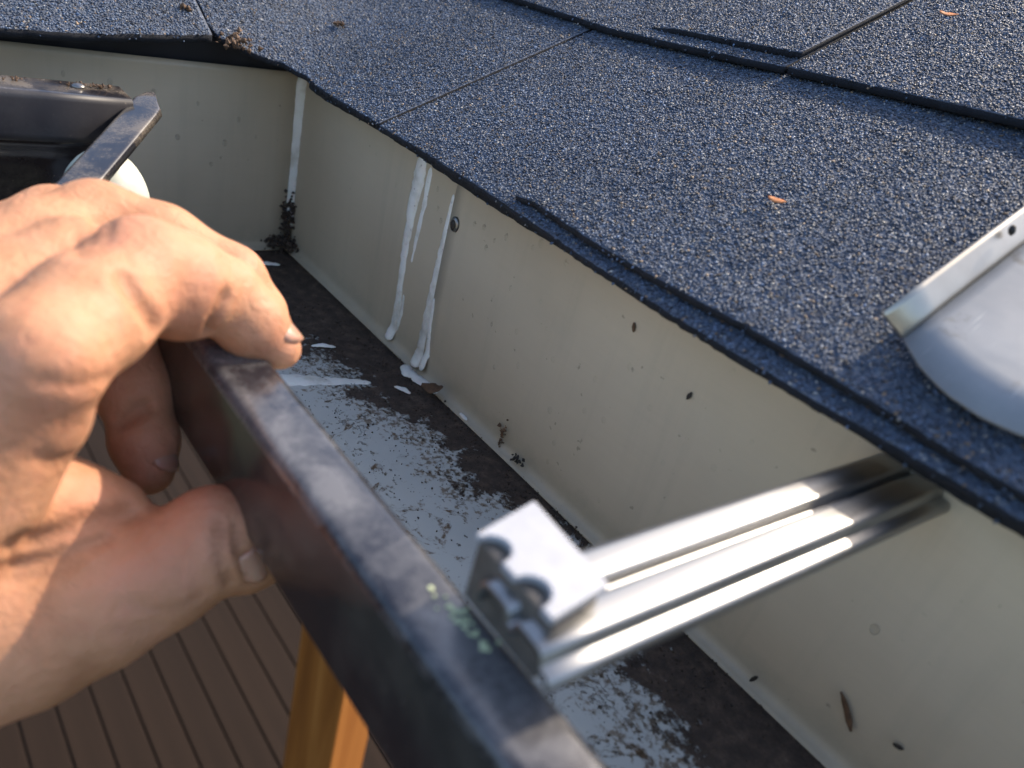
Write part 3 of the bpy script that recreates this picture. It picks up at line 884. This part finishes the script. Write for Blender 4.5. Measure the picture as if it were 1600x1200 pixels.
for sgn, x0 in ((-1, -.0652), (1, .014)):
    V = []; F = []
    for j, t in enumerate(ss_):
        s0 = float(sheet_edge(x0)); s_ = s0 + (.24 - s0) * t
        for q in range(7):
            a = q / 6
            dx = sgn * (.0016 * math.sin(a * 1.6) + .0040 * a ** 1.5); dz = .0002 + .0066 * a
            ss2 = s_ - (.0022 * a if j == 0 else 0)
            V.append(rp(x0 + .0035 * t + dx, ss2, .0112 + dz + .001 * t + .0006 * math.sin(x0 * 90) + .0004 * math.sin(s_ * 40)))
    for j in range(15):
        for q in range(6): F.append((j * 7 + q, (j + 1) * 7 + q, (j + 1) * 7 + q + 1, j * 7 + q + 1))
    fo_ = keep(add('flange', V, F, MAT_FLANGE, None, True), fl)
    fo_.modifiers.new('s', 'SOLIDIFY').thickness = .0011
    if sgn < 0:
        ho = blob('nail_hole', rp(-.0668, .0745, .0182), .0012, .0016, .0009, MAT_DARKBIT, None, 12, 4, 9, .1, 0, (1, -.2, .3))
        ho.parent = fo_; ho.matrix_parent_inverse = Matrix.Identity(4)


# ------------------------------------------------------------------ small loose things
def flake(name, c, L, Wd, rot, nrm, mat, label, cat, seed, curl=.25, group=None):
    """a curled leaf-like flake with a pointed outline and a mid fold"""
    r = random.Random(seed); N = Vector(nrm).normalized()
    q = N.to_track_quat('Z', 'Y'); V = []; F = []; n = 9
    for i in range(n):
        t = i / (n - 1); w = Wd * (math.sin(math.pi * min(max(t, .04), .96)) ** .7) * (1 + r.uniform(-.2, .2))
        for s in (-1, 0, 1):
            p = Vector(((t - .5) * L, s * w, abs(s) * w * .35 + curl * L * (t - .5) ** 2 * 2 + .0004))
            V.append(q @ (Matrix.Rotation(rot, 3, 'Z') @ p) + Vector(c))
    for i in range(n - 1):
        for j in range(2): F.append((i * 3 + j, (i + 1) * 3 + j, (i + 1) * 3 + j + 1, i * 3 + j + 1))
    o = add(name, V, F, mat, None, True)
    md = o.modifiers.new('s', 'SOLIDIFY'); md.thickness = .00035
    tag(o, label, cat, group)
    return o
def on_roof(x, s, off=.011):
    y = yS(s); return (x, y, float(H(np.array(x), np.array(y))) + off)
nrt = tuple(nR)
flake('seed_husk', on_roof(-.1325, .0565, .0075), .0062, .0011, .15, nrt, MAT_HUSK, 'orange brown seed husk lying mid shingle on the lowest course', 'husk', 1)
flake('seed_husk', on_roof(-.1655, .2045, .0095), .0075, .0012, .10, nrt, MAT_HUSK, 'orange brown seed husk on the upper right shingle near the joint', 'husk', 2)
flake('leaf_scrap', (-.2425, .2000, ZF + .0040), .0110, .0030, .55, (0, -.5, .85), MAT_TWIG, 'curled brown leaf scrap stuck at the foot of the right sealant bead', 'leaf', 3, .5)
flake('leaf_scrap', (-.0290, YB - .0022, -.1706), .0118, .0011, -.85, NW, MAT_TWIG, 'thin dark leaf sliver stuck low on the beige wall near the frame bottom', 'leaf', 4, .15)
flake('leaf_scrap', (-.1180, YB - .0024, -.1137), .0032, .0006, 1.35, NW, MAT_DARKBIT, 'tiny dark fleck on the middle of the beige gutter wall', 'leaf', 5, .1)
flake('leaf_scrap', (-.0136, YB - .0024, -.1679), .0028, .0007, .3, NW, MAT_DARKBIT, 'tiny dark fleck on the beige wall by the lower right frame edge', 'leaf', 6, .1)
flake('leaf_scrap', (-.1485, YB - .0024, -.1040), .0034, .0007, 1.9, NW, MAT_TWIG, 'small tan fleck high on the beige wall just under the eave', 'leaf', 7, .1)
flake('leaf_scrap', (-.0560, YB - .0030, -.1862), .0040, .0006, 1.2, NW, MAT_DARKBIT, 'hair thin dark bit in the wall fold past the hanger', 'leaf', 8, .1)
def clump(name, c, n, spread, size, nrm, mat, label, cat, seed):
    r = random.Random(seed); N = Vector(nrm).normalized(); q = N.to_track_quat('Z', 'Y')
    V = []; F = []
    for i in range(n):
        p = q @ Vector((r.gauss(0, spread[0]), r.gauss(0, spread[1]), abs(r.gauss(0, spread[2])))) + Vector(c)
        s = size * r.uniform(.5, 1.4); b = len(V)
        for d in ((1, 0, 0), (-1, 0, 0), (0, 1, 0), (0, -1, 0), (0, 0, 1), (0, 0, -1)):
            V.append(p + Vector([d[k_] * s * r.uniform(.5, 1.5) + r.uniform(-.3, .3) * s for k_ in range(3)]))
        F += [(b + x, b + y, b + z) for x, y, z in ((0, 2, 4), (2, 1, 4), (1, 3, 4), (3, 0, 4), (2, 0, 5), (1, 2, 5), (3, 1, 5), (0, 3, 5))]
    o = add(name, V, F, mat); tag(o, label, cat); return o
for i, (x, y, n_b) in enumerate([(-.0715, .0738, 16), (-.0655, .0738, 13)]):
    r = random.Random(91 + 7 * i); V = []; F = []
    for q in range(n_b):
        cx_, cy_ = x + r.gauss(0, .0022), y + r.gauss(0, .0010); rr = r.uniform(.0003, .0008); b0 = len(V)
        for a in range(8): V.append((cx_ + rr * math.cos(a * .785) * r.uniform(.7, 1.3), cy_ + rr * math.sin(a * .785) * r.uniform(.7, 1.3), -.1053))
        V.append((cx_, cy_, -.1053 + .00035))
        for a in range(8): F.append((b0 + a, b0 + (a + 1) % 8, b0 + 8))
    o = add('lichen_patch', V, F, MAT_LICH, None, True); o.parent = lip
clump('debris_clump', (-.1975, YB - .0022, -.1829), 26, (.0014, .0028, .0006), .00075, NW, MAT_TWIG, 'brown crumb of debris stuck low on the wall right of the sealant beads', 'debris', 1)
clump('debris_clump', (-.1835, YB - .0035, -.1862), 18, (.0018, .0012, .0006), .0007, NW, MAT_DARKBIT, 'dark speckled crumb in the wall fold above the silt band', 'debris', 2)
clump('silt_clot', (XC + .0020, YB - .0030, -.1690), 150, (.0032, .0062, .0010), .0011, ND, MAT_CRUMB, 'black crusty silt clotted on the corner sealant where the gutters meet', 'debris', 3)
clump('silt_clot', (XC + .0060, YB - .0080, -.1870), 120, (.0060, .0035, .0016), .0012, (.3, -.3, 1), MAT_CRUMB, 'dark silt heap on the gutter floor in the inner corner', 'debris', 4)
clump('debris_clump', (-.3945, .1600, float(H(np.array(-.3945), np.array(.160))) + .0072), 60, (.0040, .0030, .0012), .0011, (.3, -.2, 1), MAT_TWIG, 'brown crumbs of debris caught where the shingles meet over the corner', 'debris', 5)
clump('debris_clump', on_roof(-.4120, .041, .0050), 14, (.0016, .0010, .0006), .0010, nrt, MAT_TWIG, 'small brown crumb on the shingle left of the joint near the top', 'debris', 6)
clump('debris_clump', (-.4115, .1390, float(H(np.array(-.4115), np.array(.139))) + .0085), 12, (.0014, .0010, .0006), .0009, (.4, 0, 1), MAT_TWIG, 'tiny tan crumb on the far roof slope beside the shingle edge', 'debris', 7)
clump('debris_clump', (XL2 - .0130, .0790, ZL2 + .0012), 30, (.0010, .0040, .0004), .0006, NF, MAT_TWIG, 'brown crumbs lying on the far gutter lip beside its rivet', 'debris', 8)
clump('debris_clump', (XL2 - .0130, .0540, ZL2 + .0013), 14, (.0012, .0020, .0004), .0005, NF, MAT_TWIG, 'small brown crumbs on the far gutter lip left of the rivet', 'debris', 9)

# crumbs of silt on the gutter floor
r = np.random.default_rng(5)
n = 5200
xs = r.uniform(XC + .004, .03, n)
wv = np.interp(xs, [-.42, -.335, -.315, -.295, -.27, -.24, -.215, -.195, -.18, -.165, -.14, -.12, -.09, -.06, -.03, .08], np.array([.95, .9, .5, .42, .40, .33, .25, .25, .30, .20, .13, .13, .28, .40, .44, .4]) * .1)
dd = np.where(r.random(n) < .72, np.abs(r.normal(0, .55, n)) * wv + .001, np.abs(r.normal(0, .055, n)))
ys = YB - .003 - dd
okm = (ys > .118) & (ys < YB - .003)
xs, ys = xs[okm], ys[okm]; n = len(xs)
sz = np.clip(r.lognormal(math.log(.00023), .5, n), .00012, .0011)
P = np.stack([xs, ys, ZF + .0004 * np.ones(n)], 1)
base = np.array([[1, 0, 0], [-1, 0, 0], [0, 1, 0], [0, -1, 0], [0, 0, .8], [0, 0, -.8]], float)
B = base[None] * r.uniform(.5, 1.5, (n, 6, 1)) + r.normal(0, .2, (n, 6, 3))
V = (B * sz[:, None, None] + P[:, None]).reshape(-1, 3)
F0 = np.array([[0, 2, 4], [2, 1, 4], [1, 3, 4], [3, 0, 4], [2, 0, 5], [1, 2, 5], [3, 1, 5], [0, 3, 5]])
F = (F0[None] + (np.arange(n) * 6)[:, None, None]).reshape(-1, 3)
cr = big('silt_crumbs', V, F, MAT_CRUMB)
tag(cr, 'loose crumbs of dark silt scattered over the gutter floor', 'silt', kind='stuff')

# water drops on the walls
DROPS = [(-.196, -.1176, .0014), (-.181, -.1357, .0018), (-.158, -.1311, .0017), (-.175, -.1564, .0022), (-.158, -.1455, .0019), (-.2253, -.1026, .0022), (-.2404, -.1046, .0022), (-.247, -.1058, .0018), (-.2719, -.1144, .0022), (-.2046, -.0965, .0022), (-.1887, -.0976, .0020), (-.126, -.0932, .0018), (-.168, -.1679, .0020), (-.148, -.1434, .0019), (-.1074, -.0983, .0017), (-.138, -.1749, .0016), (-.035, -.142, .0024), (-.1684, -.1779, .0019), (-.232, -.107, .0016), (-.236, -.112, .0019), (-.2085, -.100, .0016), (-.2150, -.121, .0015), (-.205, -.136, .0016), (-.199, -.149, .0018), (-.213, -.158, .0016), (-.189, -.126, .0014), (-.145, -.118, .0016), (-.131, -.127, .0018), (-.118, -.142, .0015), (-.100, -.131, .0018), (-.092, -.115, .0014), (-.276, -.110, .0014), (-.279, -.102, .0016), (-.312, -.112, .0013), (-.333, -.104, .0014), (-.08, -.150, .0016), (-.06, -.126, .0018), (-.221, -.141, .0013)]
r = random.Random(21)
def drop(c, rad, nrm, label, group):
    N = Vector(nrm); q = N.to_track_quat('Z', 'Y'); V = []; F = []; seg, rings = 12, 5
    ex = r.uniform(.8, 1.0); ey = r.uniform(1.0, 1.45)
    for i in range(rings):
        th = math.pi / 2 * i / rings
        for j in range(seg):
            a = 2 * math.pi * j / seg
            kx = math.cos(th)
            # N points out of the wall; local y follows world z
            V.append(Vector((math.cos(a) * kx * rad * ex, math.sin(a) * kx * rad * ey, math.sin(th) * rad * .30)))
    V.append(Vector((0, -.1 * rad, rad * .30)))
    for i in range(rings - 1):
        for j in range(seg): F.append((i * seg + j, i * seg + (j + 1) % seg, (i + 1) * seg + (j + 1) % seg, (i + 1) * seg + j))
    for j in range(seg): F.append(((rings - 1) * seg + j, (rings - 1) * seg + (j + 1) % seg, len(V) - 1))
    F.append(tuple(range(seg))[::-1])
    X = Vector((0, 0, 1)).cross(N).normalized(); Z = Vector((0, 0, 1))
    o = add('water_drop', [X * v.x + Z * v.y + N * v.z + Vector(c) for v in V], F, MAT_WATER, None, True)
    return tag(o, label, 'water drop', group)
for x, z, rad in DROPS:
    pr = .0011 if x > -.2645 else 0
    q = (z - ZF - .0045) / (.1125 - .0045)
    drop((x, YB - pr - .0008 * math.sin(q * 3.1) - .0007 * math.sin(x * 31) * q + .00002, z), rad * .68, NW, 'small clear water drop clinging to the beige back wall of the near gutter', 'water drops on the near gutter wall')
for y, z, rad in [(.172, -.115, .0018), (.150, -.108, .0016), (.128, -.104, .0020), (.140, -.126, .0022), (.165, -.128, .0022), (.108, -.101, .0020), (.088, -.099, .0016), (.158, -.140, .0016), (.182, -.124, .0014)]:
    q = (z - ZF - .0045) / .1
    drop((XC + .0008 * math.sin(q * 3.1) + .0001, y, z), rad * .68, (1, 0, 0), 'small clear water drop on the beige wall of the far gutter', 'water drops on the far gutter wall')

# ------------------------------------------------------------------ the hand
HAND = {
 'index': [[-0.1499, 0.02456, -0.08948, 0.01212], [-0.16316, 0.03688, -0.08779, 0.01265], [-0.17554, 0.05112, -0.08472, 0.0123], [-0.17584, 0.06045, -0.08875, 0.01191], [-0.17662, 0.07113, -0.09251, 0.00886], [-0.17232, 0.07792, -0.09941, 0.00758], [-0.16717, 0.08305, -0.10543, 0.00564]],
 'middle': [[-0.1855, 0.01429, -0.09523, 0.0133], [-0.20326, 0.03514, -0.09127, 0.01267], [-0.21376, 0.05076, -0.08876, 0.01128], [-0.2064, 0.06476, -0.09225, 0.01125], [-0.19552, 0.08001, -0.09851, 0.00976], [-0.19039, 0.08629, -0.10714, 0.00814], [-0.18532, 0.08958, -0.11544, 0.00638]],
 'ring': [[-0.21555, 0.00892, -0.10987, 0.01346], [-0.22715, 0.02736, -0.10232, 0.01162], [-0.23877, 0.04581, -0.09887, 0.01073], [-0.23409, 0.05529, -0.10689, 0.0105], [-0.21854, 0.05962, -0.12084, 0.00992]],
 'curl': [[-0.21904, 0.01846, -0.12408, 0.01196], [-0.22367, 0.04738, -0.11583, 0.01073], [-0.21489, 0.05683, -0.12287, 0.01036], [-0.19864, 0.05613, -0.13181, 0.00917], [-0.18749, 0.05504, -0.14312, 0.0089], [-0.1817, 0.05449, -0.14904, 0.00687]],
 'thumb': [[-0.1536, 0.00525, -0.1657, 0.01917], [-0.15045, 0.01752, -0.16345, 0.01817], [-0.14733, 0.03199, -0.1587, 0.01571], [-0.14562, 0.04622, -0.15248, 0.01404], [-0.14437, 0.05897, -0.14555, 0.01335], [-0.14194, 0.06655, -0.14971, 0.01037], [-0.14197, 0.07368, -0.15137, 0.00858]],
}
PALM = [[[-0.1499, 0.02456, -0.08948, 0.01212], [-0.15235, 0.01349, -0.10078, 0.01375]], [[-0.18952, 0.03988, -0.08793, 0.01098], [-0.17578, 0.0199, -0.09397, 0.01306]], [[-0.15342, 0.02203, -0.10487, 0.01159], [-0.1534, 0.00662, -0.11871, 0.01679]], [[-0.1855, 0.01429, -0.09523, 0.0133], [-0.17694, -0.00572, -0.1258, 0.01925]], [[-0.21555, 0.00892, -0.10987, 0.01346], [-0.19722, -0.01632, -0.14505, 0.0195]], [[-0.17694, -0.00572, -0.1258, 0.01925], [-0.1788, -0.03114, -0.15647, 0.02337]], [[-0.1534, 0.00662, -0.11871, 0.01679], [-0.16664, -0.02965, -0.14917, 0.02196]], [[-0.1536, 0.00525, -0.1657, 0.01917], [-0.16598, -0.02985, -0.15026, 0.02196]], [[-0.16467, 0.0244, -0.14055, 0.01224], [-0.16456, 0.00864, -0.14668, 0.01692]], [[-0.16467, 0.0244, -0.14055, 0.01224], [-0.16073, 0.03943, -0.14374, 0.00897]], [[-0.16112, 0.03016, -0.14579, 0.01141], [-0.15012, 0.03276, -0.15625, 0.01376]], [[-0.16987, -0.03022, -0.15206, 0.02502], [-0.19624, -0.08823, -0.2087, 0.02887]], [[-0.19624, -0.08823, -0.2087, 0.02887], [-0.26914, -0.23816, -0.3634, 0.04117]]]
BUMPS = [[-0.17432, 0.05863, -0.09097, 0.00904], [-0.17389, 0.06214, -0.09108, 0.00788], [-0.17171, 0.07603, -0.10057, 0.00737], [-0.20068, 0.05531, -0.13444, 0.00888]]
CREASES = [([[-0.15675, 0.04239, -0.07717], [-0.15494, 0.0431, -0.07901], [-0.15387, 0.04427, -0.08126], [-0.1539, 0.04605, -0.08403], [-0.15445, 0.04725, -0.0863], [-0.1552, 0.04801, -0.0882]], 0.0018, 0.0046), ([[-0.16504, 0.06681, -0.08716], [-0.16412, 0.06502, -0.08927], [-0.16398, 0.06368, -0.09146], [-0.16482, 0.06303, -0.09426], [-0.16607, 0.06294, -0.09632]], 0.0014, 0.0034), ([[-0.13769, 0.02248, -0.08678], [-0.13731, 0.02521, -0.08802], [-0.13784, 0.02847, -0.08909], [-0.1398, 0.03221, -0.09008], [-0.14388, 0.03575, -0.09196]], 0.0014, 0.0009), ([[-0.13752, 0.01549, -0.12443], [-0.14877, 0.02151, -0.13569], [-0.14914, 0.02596, -0.13577], [-0.15011, 0.03009, -0.13499], [-0.15107, 0.03365, -0.13509], [-0.15192, 0.03865, -0.13673], [-0.15304, 0.0418, -0.1371]], 0.002, 0.0036), ([[-0.14798, 0.01739, -0.14043], [-0.14746, 0.02284, -0.14027], [-0.14716, 0.02727, -0.13943], [-0.14755, 0.03132, -0.13877], [-0.14837, 0.0349, -0.13845]], 0.0017, 0.0024), ([[-0.14696, 0.01583, -0.14271], [-0.14599, 0.02051, -0.14286], [-0.14498, 0.02538, -0.14204], [-0.14478, 0.02859, -0.14121]], 0.0014, 0.0008), ([[-0.13765, 0.05752, -0.13308], [-0.13487, 0.05612, -0.13534], [-0.13261, 0.05556, -0.1383], [-0.13068, 0.05641, -0.14277], [-0.1306, 0.05785, -0.14738]], 0.0012, 0.0022), ([[-0.13595, 0.06049, -0.13417], [-0.1339, 0.05994, -0.13595], [-0.13201, 0.06031, -0.13903], [-0.1309, 0.06188, -0.14356], [-0.13064, 0.06371, -0.14845]], 0.0013, 0.0026), ([[-0.13409, 0.03564, -0.14753], [-0.13181, 0.0405, -0.14973], [-0.13088, 0.04593, -0.14994], [-0.13096, 0.05038, -0.14931]], 0.0014, 0.0007), ([[-0.132, 0.0323, -0.15215], [-0.13144, 0.03689, -0.15394], [-0.13109, 0.04171, -0.15389]], 0.0014, 0.0006), ([[-0.13876, 0.02138, -0.10493], [-0.14052, 0.02432, -0.10809], [-0.1429, 0.02729, -0.10947]], 0.0012, 0.0009), ([[-0.18664, 0.04138, -0.07742], [-0.1821, 0.0392, -0.07904], [-0.16303, 0.03565, -0.07429]], 0.0013, 0.0011), ([[-0.20066, 0.04768, -0.08231], [-0.17546, 0.04058, -0.07521], [-0.16483, 0.03848, -0.07408]], 0.0013, 0.0011), ([[-0.17979, 0.04562, -0.0735], [-0.17274, 0.04299, -0.07355], [-0.16669, 0.04166, -0.07403]], 0.0013, 0.0009), ([[-0.17246, 0.06816, -0.07938], [-0.17116, 0.06881, -0.08051], [-0.16846, 0.06752, -0.08139]], 0.001, 0.0004), ([[-0.17273, 0.06989, -0.08076], [-0.17157, 0.07061, -0.08199], [-0.16896, 0.06933, -0.08275]], 0.001, 0.0004), ([[-0.18688, 0.04897, -0.13427], [-0.18623, 0.05091, -0.133], [-0.18662, 0.053, -0.13159], [-0.18685, 0.05488, -0.13086]], 0.0018, 0.0042)]
REDS = [[-0.17078, 0.05018, -0.07237, 0.012], [-0.18997, 0.0822, -0.08969, 0.008], [-0.16285, 0.05823, -0.08662, 0.012], [-0.14316, 0.05266, -0.13285, 0.012], [-0.16339, 0.08145, -0.10022, 0.007], [-0.15457, 0.03462, -0.13198, 0.01], [-0.13933, 0.04418, -0.13866, 0.012], [-0.13768, 0.02395, -0.09356, 0.014], [-0.17786, 0.05203, -0.1422, 0.012]]
NAILS = [([-0.1684, 0.08509, -0.09764], [0.5457, 0.5435, -0.6378], [0.1829, 0.6655, 0.7236], 0.0128, 0.0054, 1.0), ([-0.18, 0.06009, -0.14208], [0.6977, -0.0663, -0.7133], [0.5679, 0.6582, 0.4943], 0.0125, 0.0056, 1.0), ([-0.13082, 0.06451, -0.14453], [0.1595, 0.3326, -0.9295], [0.9609, 0.1634, 0.2234], 0.0105, 0.0038, 0.85)]

def round_cone(P, a, b, r1, r2):
    a = np.array(a); b = np.array(b); ba = b - a; l2 = ba @ ba
    if l2 < 1e-10: return np.linalg.norm(P - a, axis=-1) - r1
    # linear-taper capsule: good enough and smooth
    t = np.clip(((P - a) @ ba) / l2, 0, 1)
    return np.linalg.norm(P - (a + t[..., None] * ba), axis=-1) - (r1 + (r2 - r1) * t)
def smin(a, b, kk):
    h = np.clip(.5 + .5 * (b - a) / kk, 0, 1)
    return b + (a - b) * h - kk * h * (1 - h)

def hand_field(lo, hi, h):
    dims = np.ceil((hi - lo) / h).astype(int) + 1
    ax = [lo[i] + h * np.arange(dims[i]) for i in range(3)]
    D = np.full(dims, .05, np.float32)
    def put(field, prims, kk, margin=.008):
        """prims: list of (a,b,r1,r2); returns field smooth-united with kk"""
        for a, b, r1, r2 in prims:
            mn = np.minimum(np.array(a) - r1, np.array(b) - r2) - margin; mx = np.maximum(np.array(a) + r1, np.array(b) + r2) + margin
            i0 = np.clip(np.floor((mn - lo) / h).astype(int), 0, dims - 1); i1 = np.clip(np.ceil((mx - lo) / h).astype(int) + 1, 1, dims)
            if (i1 <= i0).any(): continue
            sl = tuple(slice(i0[q], i1[q]) for q in range(3))
            G = np.stack(np.meshgrid(*[ax[q][sl[q]] for q in range(3)], indexing='ij'), -1)
            field[sl] = smin(field[sl], round_cone(G, a, b, r1, r2).astype(np.float32), kk)
        return field
    put(D, [(a[:3], b[:3], a[3], b[3]) for a, b in PALM], .010)
    for name, chain in HAND.items():
        Fd = np.full(dims, .05, np.float32)
        put(Fd, [(p[:3], q[:3], p[3], q[3]) for p, q in zip(chain[:-1], chain[1:])], .0035)
        D = smin(D, Fd, .0022 if name != 'thumb' else .0045)
    if BUMPS: put(D, [(b[:3], b[:3], b[3], b[3]) for b in BUMPS], .006)
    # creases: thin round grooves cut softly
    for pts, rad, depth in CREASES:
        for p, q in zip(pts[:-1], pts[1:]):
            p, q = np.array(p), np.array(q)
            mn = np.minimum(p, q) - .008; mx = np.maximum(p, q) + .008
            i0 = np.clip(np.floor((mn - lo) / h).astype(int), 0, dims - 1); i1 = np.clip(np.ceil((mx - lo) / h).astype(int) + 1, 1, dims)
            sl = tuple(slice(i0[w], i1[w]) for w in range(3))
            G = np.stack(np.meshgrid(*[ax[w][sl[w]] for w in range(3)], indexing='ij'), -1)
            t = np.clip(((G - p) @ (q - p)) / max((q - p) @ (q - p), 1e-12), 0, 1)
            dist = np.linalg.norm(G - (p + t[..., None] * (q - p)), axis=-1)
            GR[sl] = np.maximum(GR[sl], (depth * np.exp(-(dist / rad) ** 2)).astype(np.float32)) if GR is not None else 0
    return D, ax, dims

def surface_nets(D, lo, h):
    S = D < 0
    nx, ny, nz = D.shape
    corners = [(i, j, kz) for i in (0, 1) for j in (0, 1) for kz in (0, 1)]
    cnt = sum(S[i:nx - 1 + i, j:ny - 1 + j, q:nz - 1 + q].astype(np.int8) for i, j, q in corners)
    act = np.argwhere((cnt > 0) & (cnt < 8))
    vid = np.full((nx - 1, ny - 1, nz - 1), -1, np.int32)
    vid[tuple(act.T)] = np.arange(len(act))
    acc = np.zeros((len(act), 3)); num = np.zeros(len(act))
    vals = {c: D[act[:, 0] + c[0], act[:, 1] + c[1], act[:, 2] + c[2]] for c in corners}
    for c in corners:
        for a in range(3):
            if c[a] == 0:
                d = list(c); d[a] = 1; d = tuple(d)
                va, vb = vals[c], vals[d]
                sgn = (va < 0) != (vb < 0)
                t = np.where(sgn, va / np.where(sgn, va - vb, 1), 0)
                p = np.tile(np.array(c, float), (len(act), 1)); p[:, a] = t
                acc[sgn] += p[sgn]; num[sgn] += 1
    V = lo + (act + acc / num[:, None]) * h
    F = []
    for a in range(3):
        b, c = (a + 1) % 3, (a + 2) % 3
        s0 = [slice(None)] * 3; s1 = [slice(None)] * 3
        s0[a] = slice(0, -1); s1[a] = slice(1, None)
        A, Bv = S[tuple(s0)], S[tuple(s1)]
        e = np.argwhere(A != Bv)
        e = e[(e[:, b] > 0) & (e[:, c] > 0) & (e[:, b] < D.shape[b] - 1) & (e[:, c] < D.shape[c] - 1)]
        flip = A[tuple(e.T)]
        def cell(db, dc):
            q = e.copy(); q[:, b] -= db; q[:, c] -= dc; return vid[tuple(q.T)]
        quad = np.stack([cell(1, 1), cell(0, 1), cell(0, 0), cell(1, 0)], 1)
        quad[~flip] = quad[~flip][:, ::-1]
        F.append(quad)
    return V, np.concatenate(F)

HH = .0011
allp = np.array([p for ch in HAND.values() for p in ch] + [p for ab in PALM for p in ab])
LO = (allp[:, :3] - allp[:, 3:]).min(0) - .004; HI = (allp[:, :3] + allp[:, 3:]).max(0) + .004
LO = np.maximum(LO, np.array([-.262, -.15, -.26]))
GR = None
dims_ = np.ceil((HI - LO) / HH).astype(int) + 1
GR = np.zeros(dims_, np.float32)
D, ax_, dm_ = hand_field(LO, HI, HH)
D = D + GR
# close the arm where it leaves the block
D[0] = D[-1] = .01; D[:, 0] = D[:, -1] = .01; D[:, :, 0] = D[:, :, -1] = .01
HV, HF = surface_nets(D, LO, HH)
# light smoothing of the grid steps
def smooth_mesh(V, F, it, lam):
    E = np.concatenate([F[:, [0, 1]], F[:, [1, 2]], F[:, [2, 3]], F[:, [3, 0]]])
    E = np.concatenate([E, E[:, ::-1]])
    for k_ in range(it):
        s = np.zeros_like(V); c = np.zeros(len(V))
        np.add.at(s, E[:, 0], V[E[:, 1]]); np.add.at(c, E[:, 0], 1)
        V = V + ((lam if k_ % 2 == 0 else -lam * 1.04)) * (s / c[:, None] - V)
    return V
HV = smooth_mesh(HV, HF, 8, .5)
gi = np.clip(((HV - LO) / HH).round().astype(int), 0, np.array(D.shape) - 1)
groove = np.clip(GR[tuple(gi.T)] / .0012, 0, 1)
red = np.zeros(len(HV))
for b in REDS: red = np.maximum(red, np.exp(-((np.linalg.norm(HV - np.array(b[:3]), axis=1) / b[3]) ** 2)))
person = empty('person', (-.16, .03, -.15))
tag(person, 'bare left hand gripping the dark gutter lip, fingers over it, thumb below', 'hand')
hand = big('hand', HV, HF, MAT_SKIN, None, True, np.stack([red, groove, np.zeros(len(HV))], 1))
keep(hand, person)

def nail(c, along, out, L, Wd, curv):
    """curved nail plate: centre c, growing direction, outward normal"""
    A = Vector(along).normalized(); N = Vector(out); N = (N - A * N.dot(A)).normalized(); S = A.cross(N)
    V = []; F = []; nu, nv = 8, 8
    for i in range(nu + 1):
        for j in range(nv + 1):
            u = i / nu - .5; v_ = (j / nv - .5) * 2
            w = Wd * (1 - .35 * max(0, abs(u) * 2 - .55) ** 2 / .2)
            ang = v_ * curv
            V.append(Vector(c) + A * (u * L - (.10 * L * v_ * v_ if u > 0 else -.06 * L * v_ * v_)) + S * (math.sin(ang) / math.sin(curv) * w) + N * ((math.cos(ang) - 1) / math.sin(curv) * w - .10 * L * u * u))
    for i in range(nu):
        for j in range(nv): F.append((i * (nv + 1) + j, i * (nv + 1) + j + 1, (i + 1) * (nv + 1) + j + 1, (i + 1) * (nv + 1) + j))
    o = add('fingernail', V, F, MAT_NAIL, None, True)
    md = o.modifiers.new('s', 'SOLIDIFY'); md.thickness = .0005; md.offset = 0
    o.parent = hand
    return o
for nn in NAILS: nail(*nn)
print('grains', GRAINS[0], 'hand verts', len(HV))
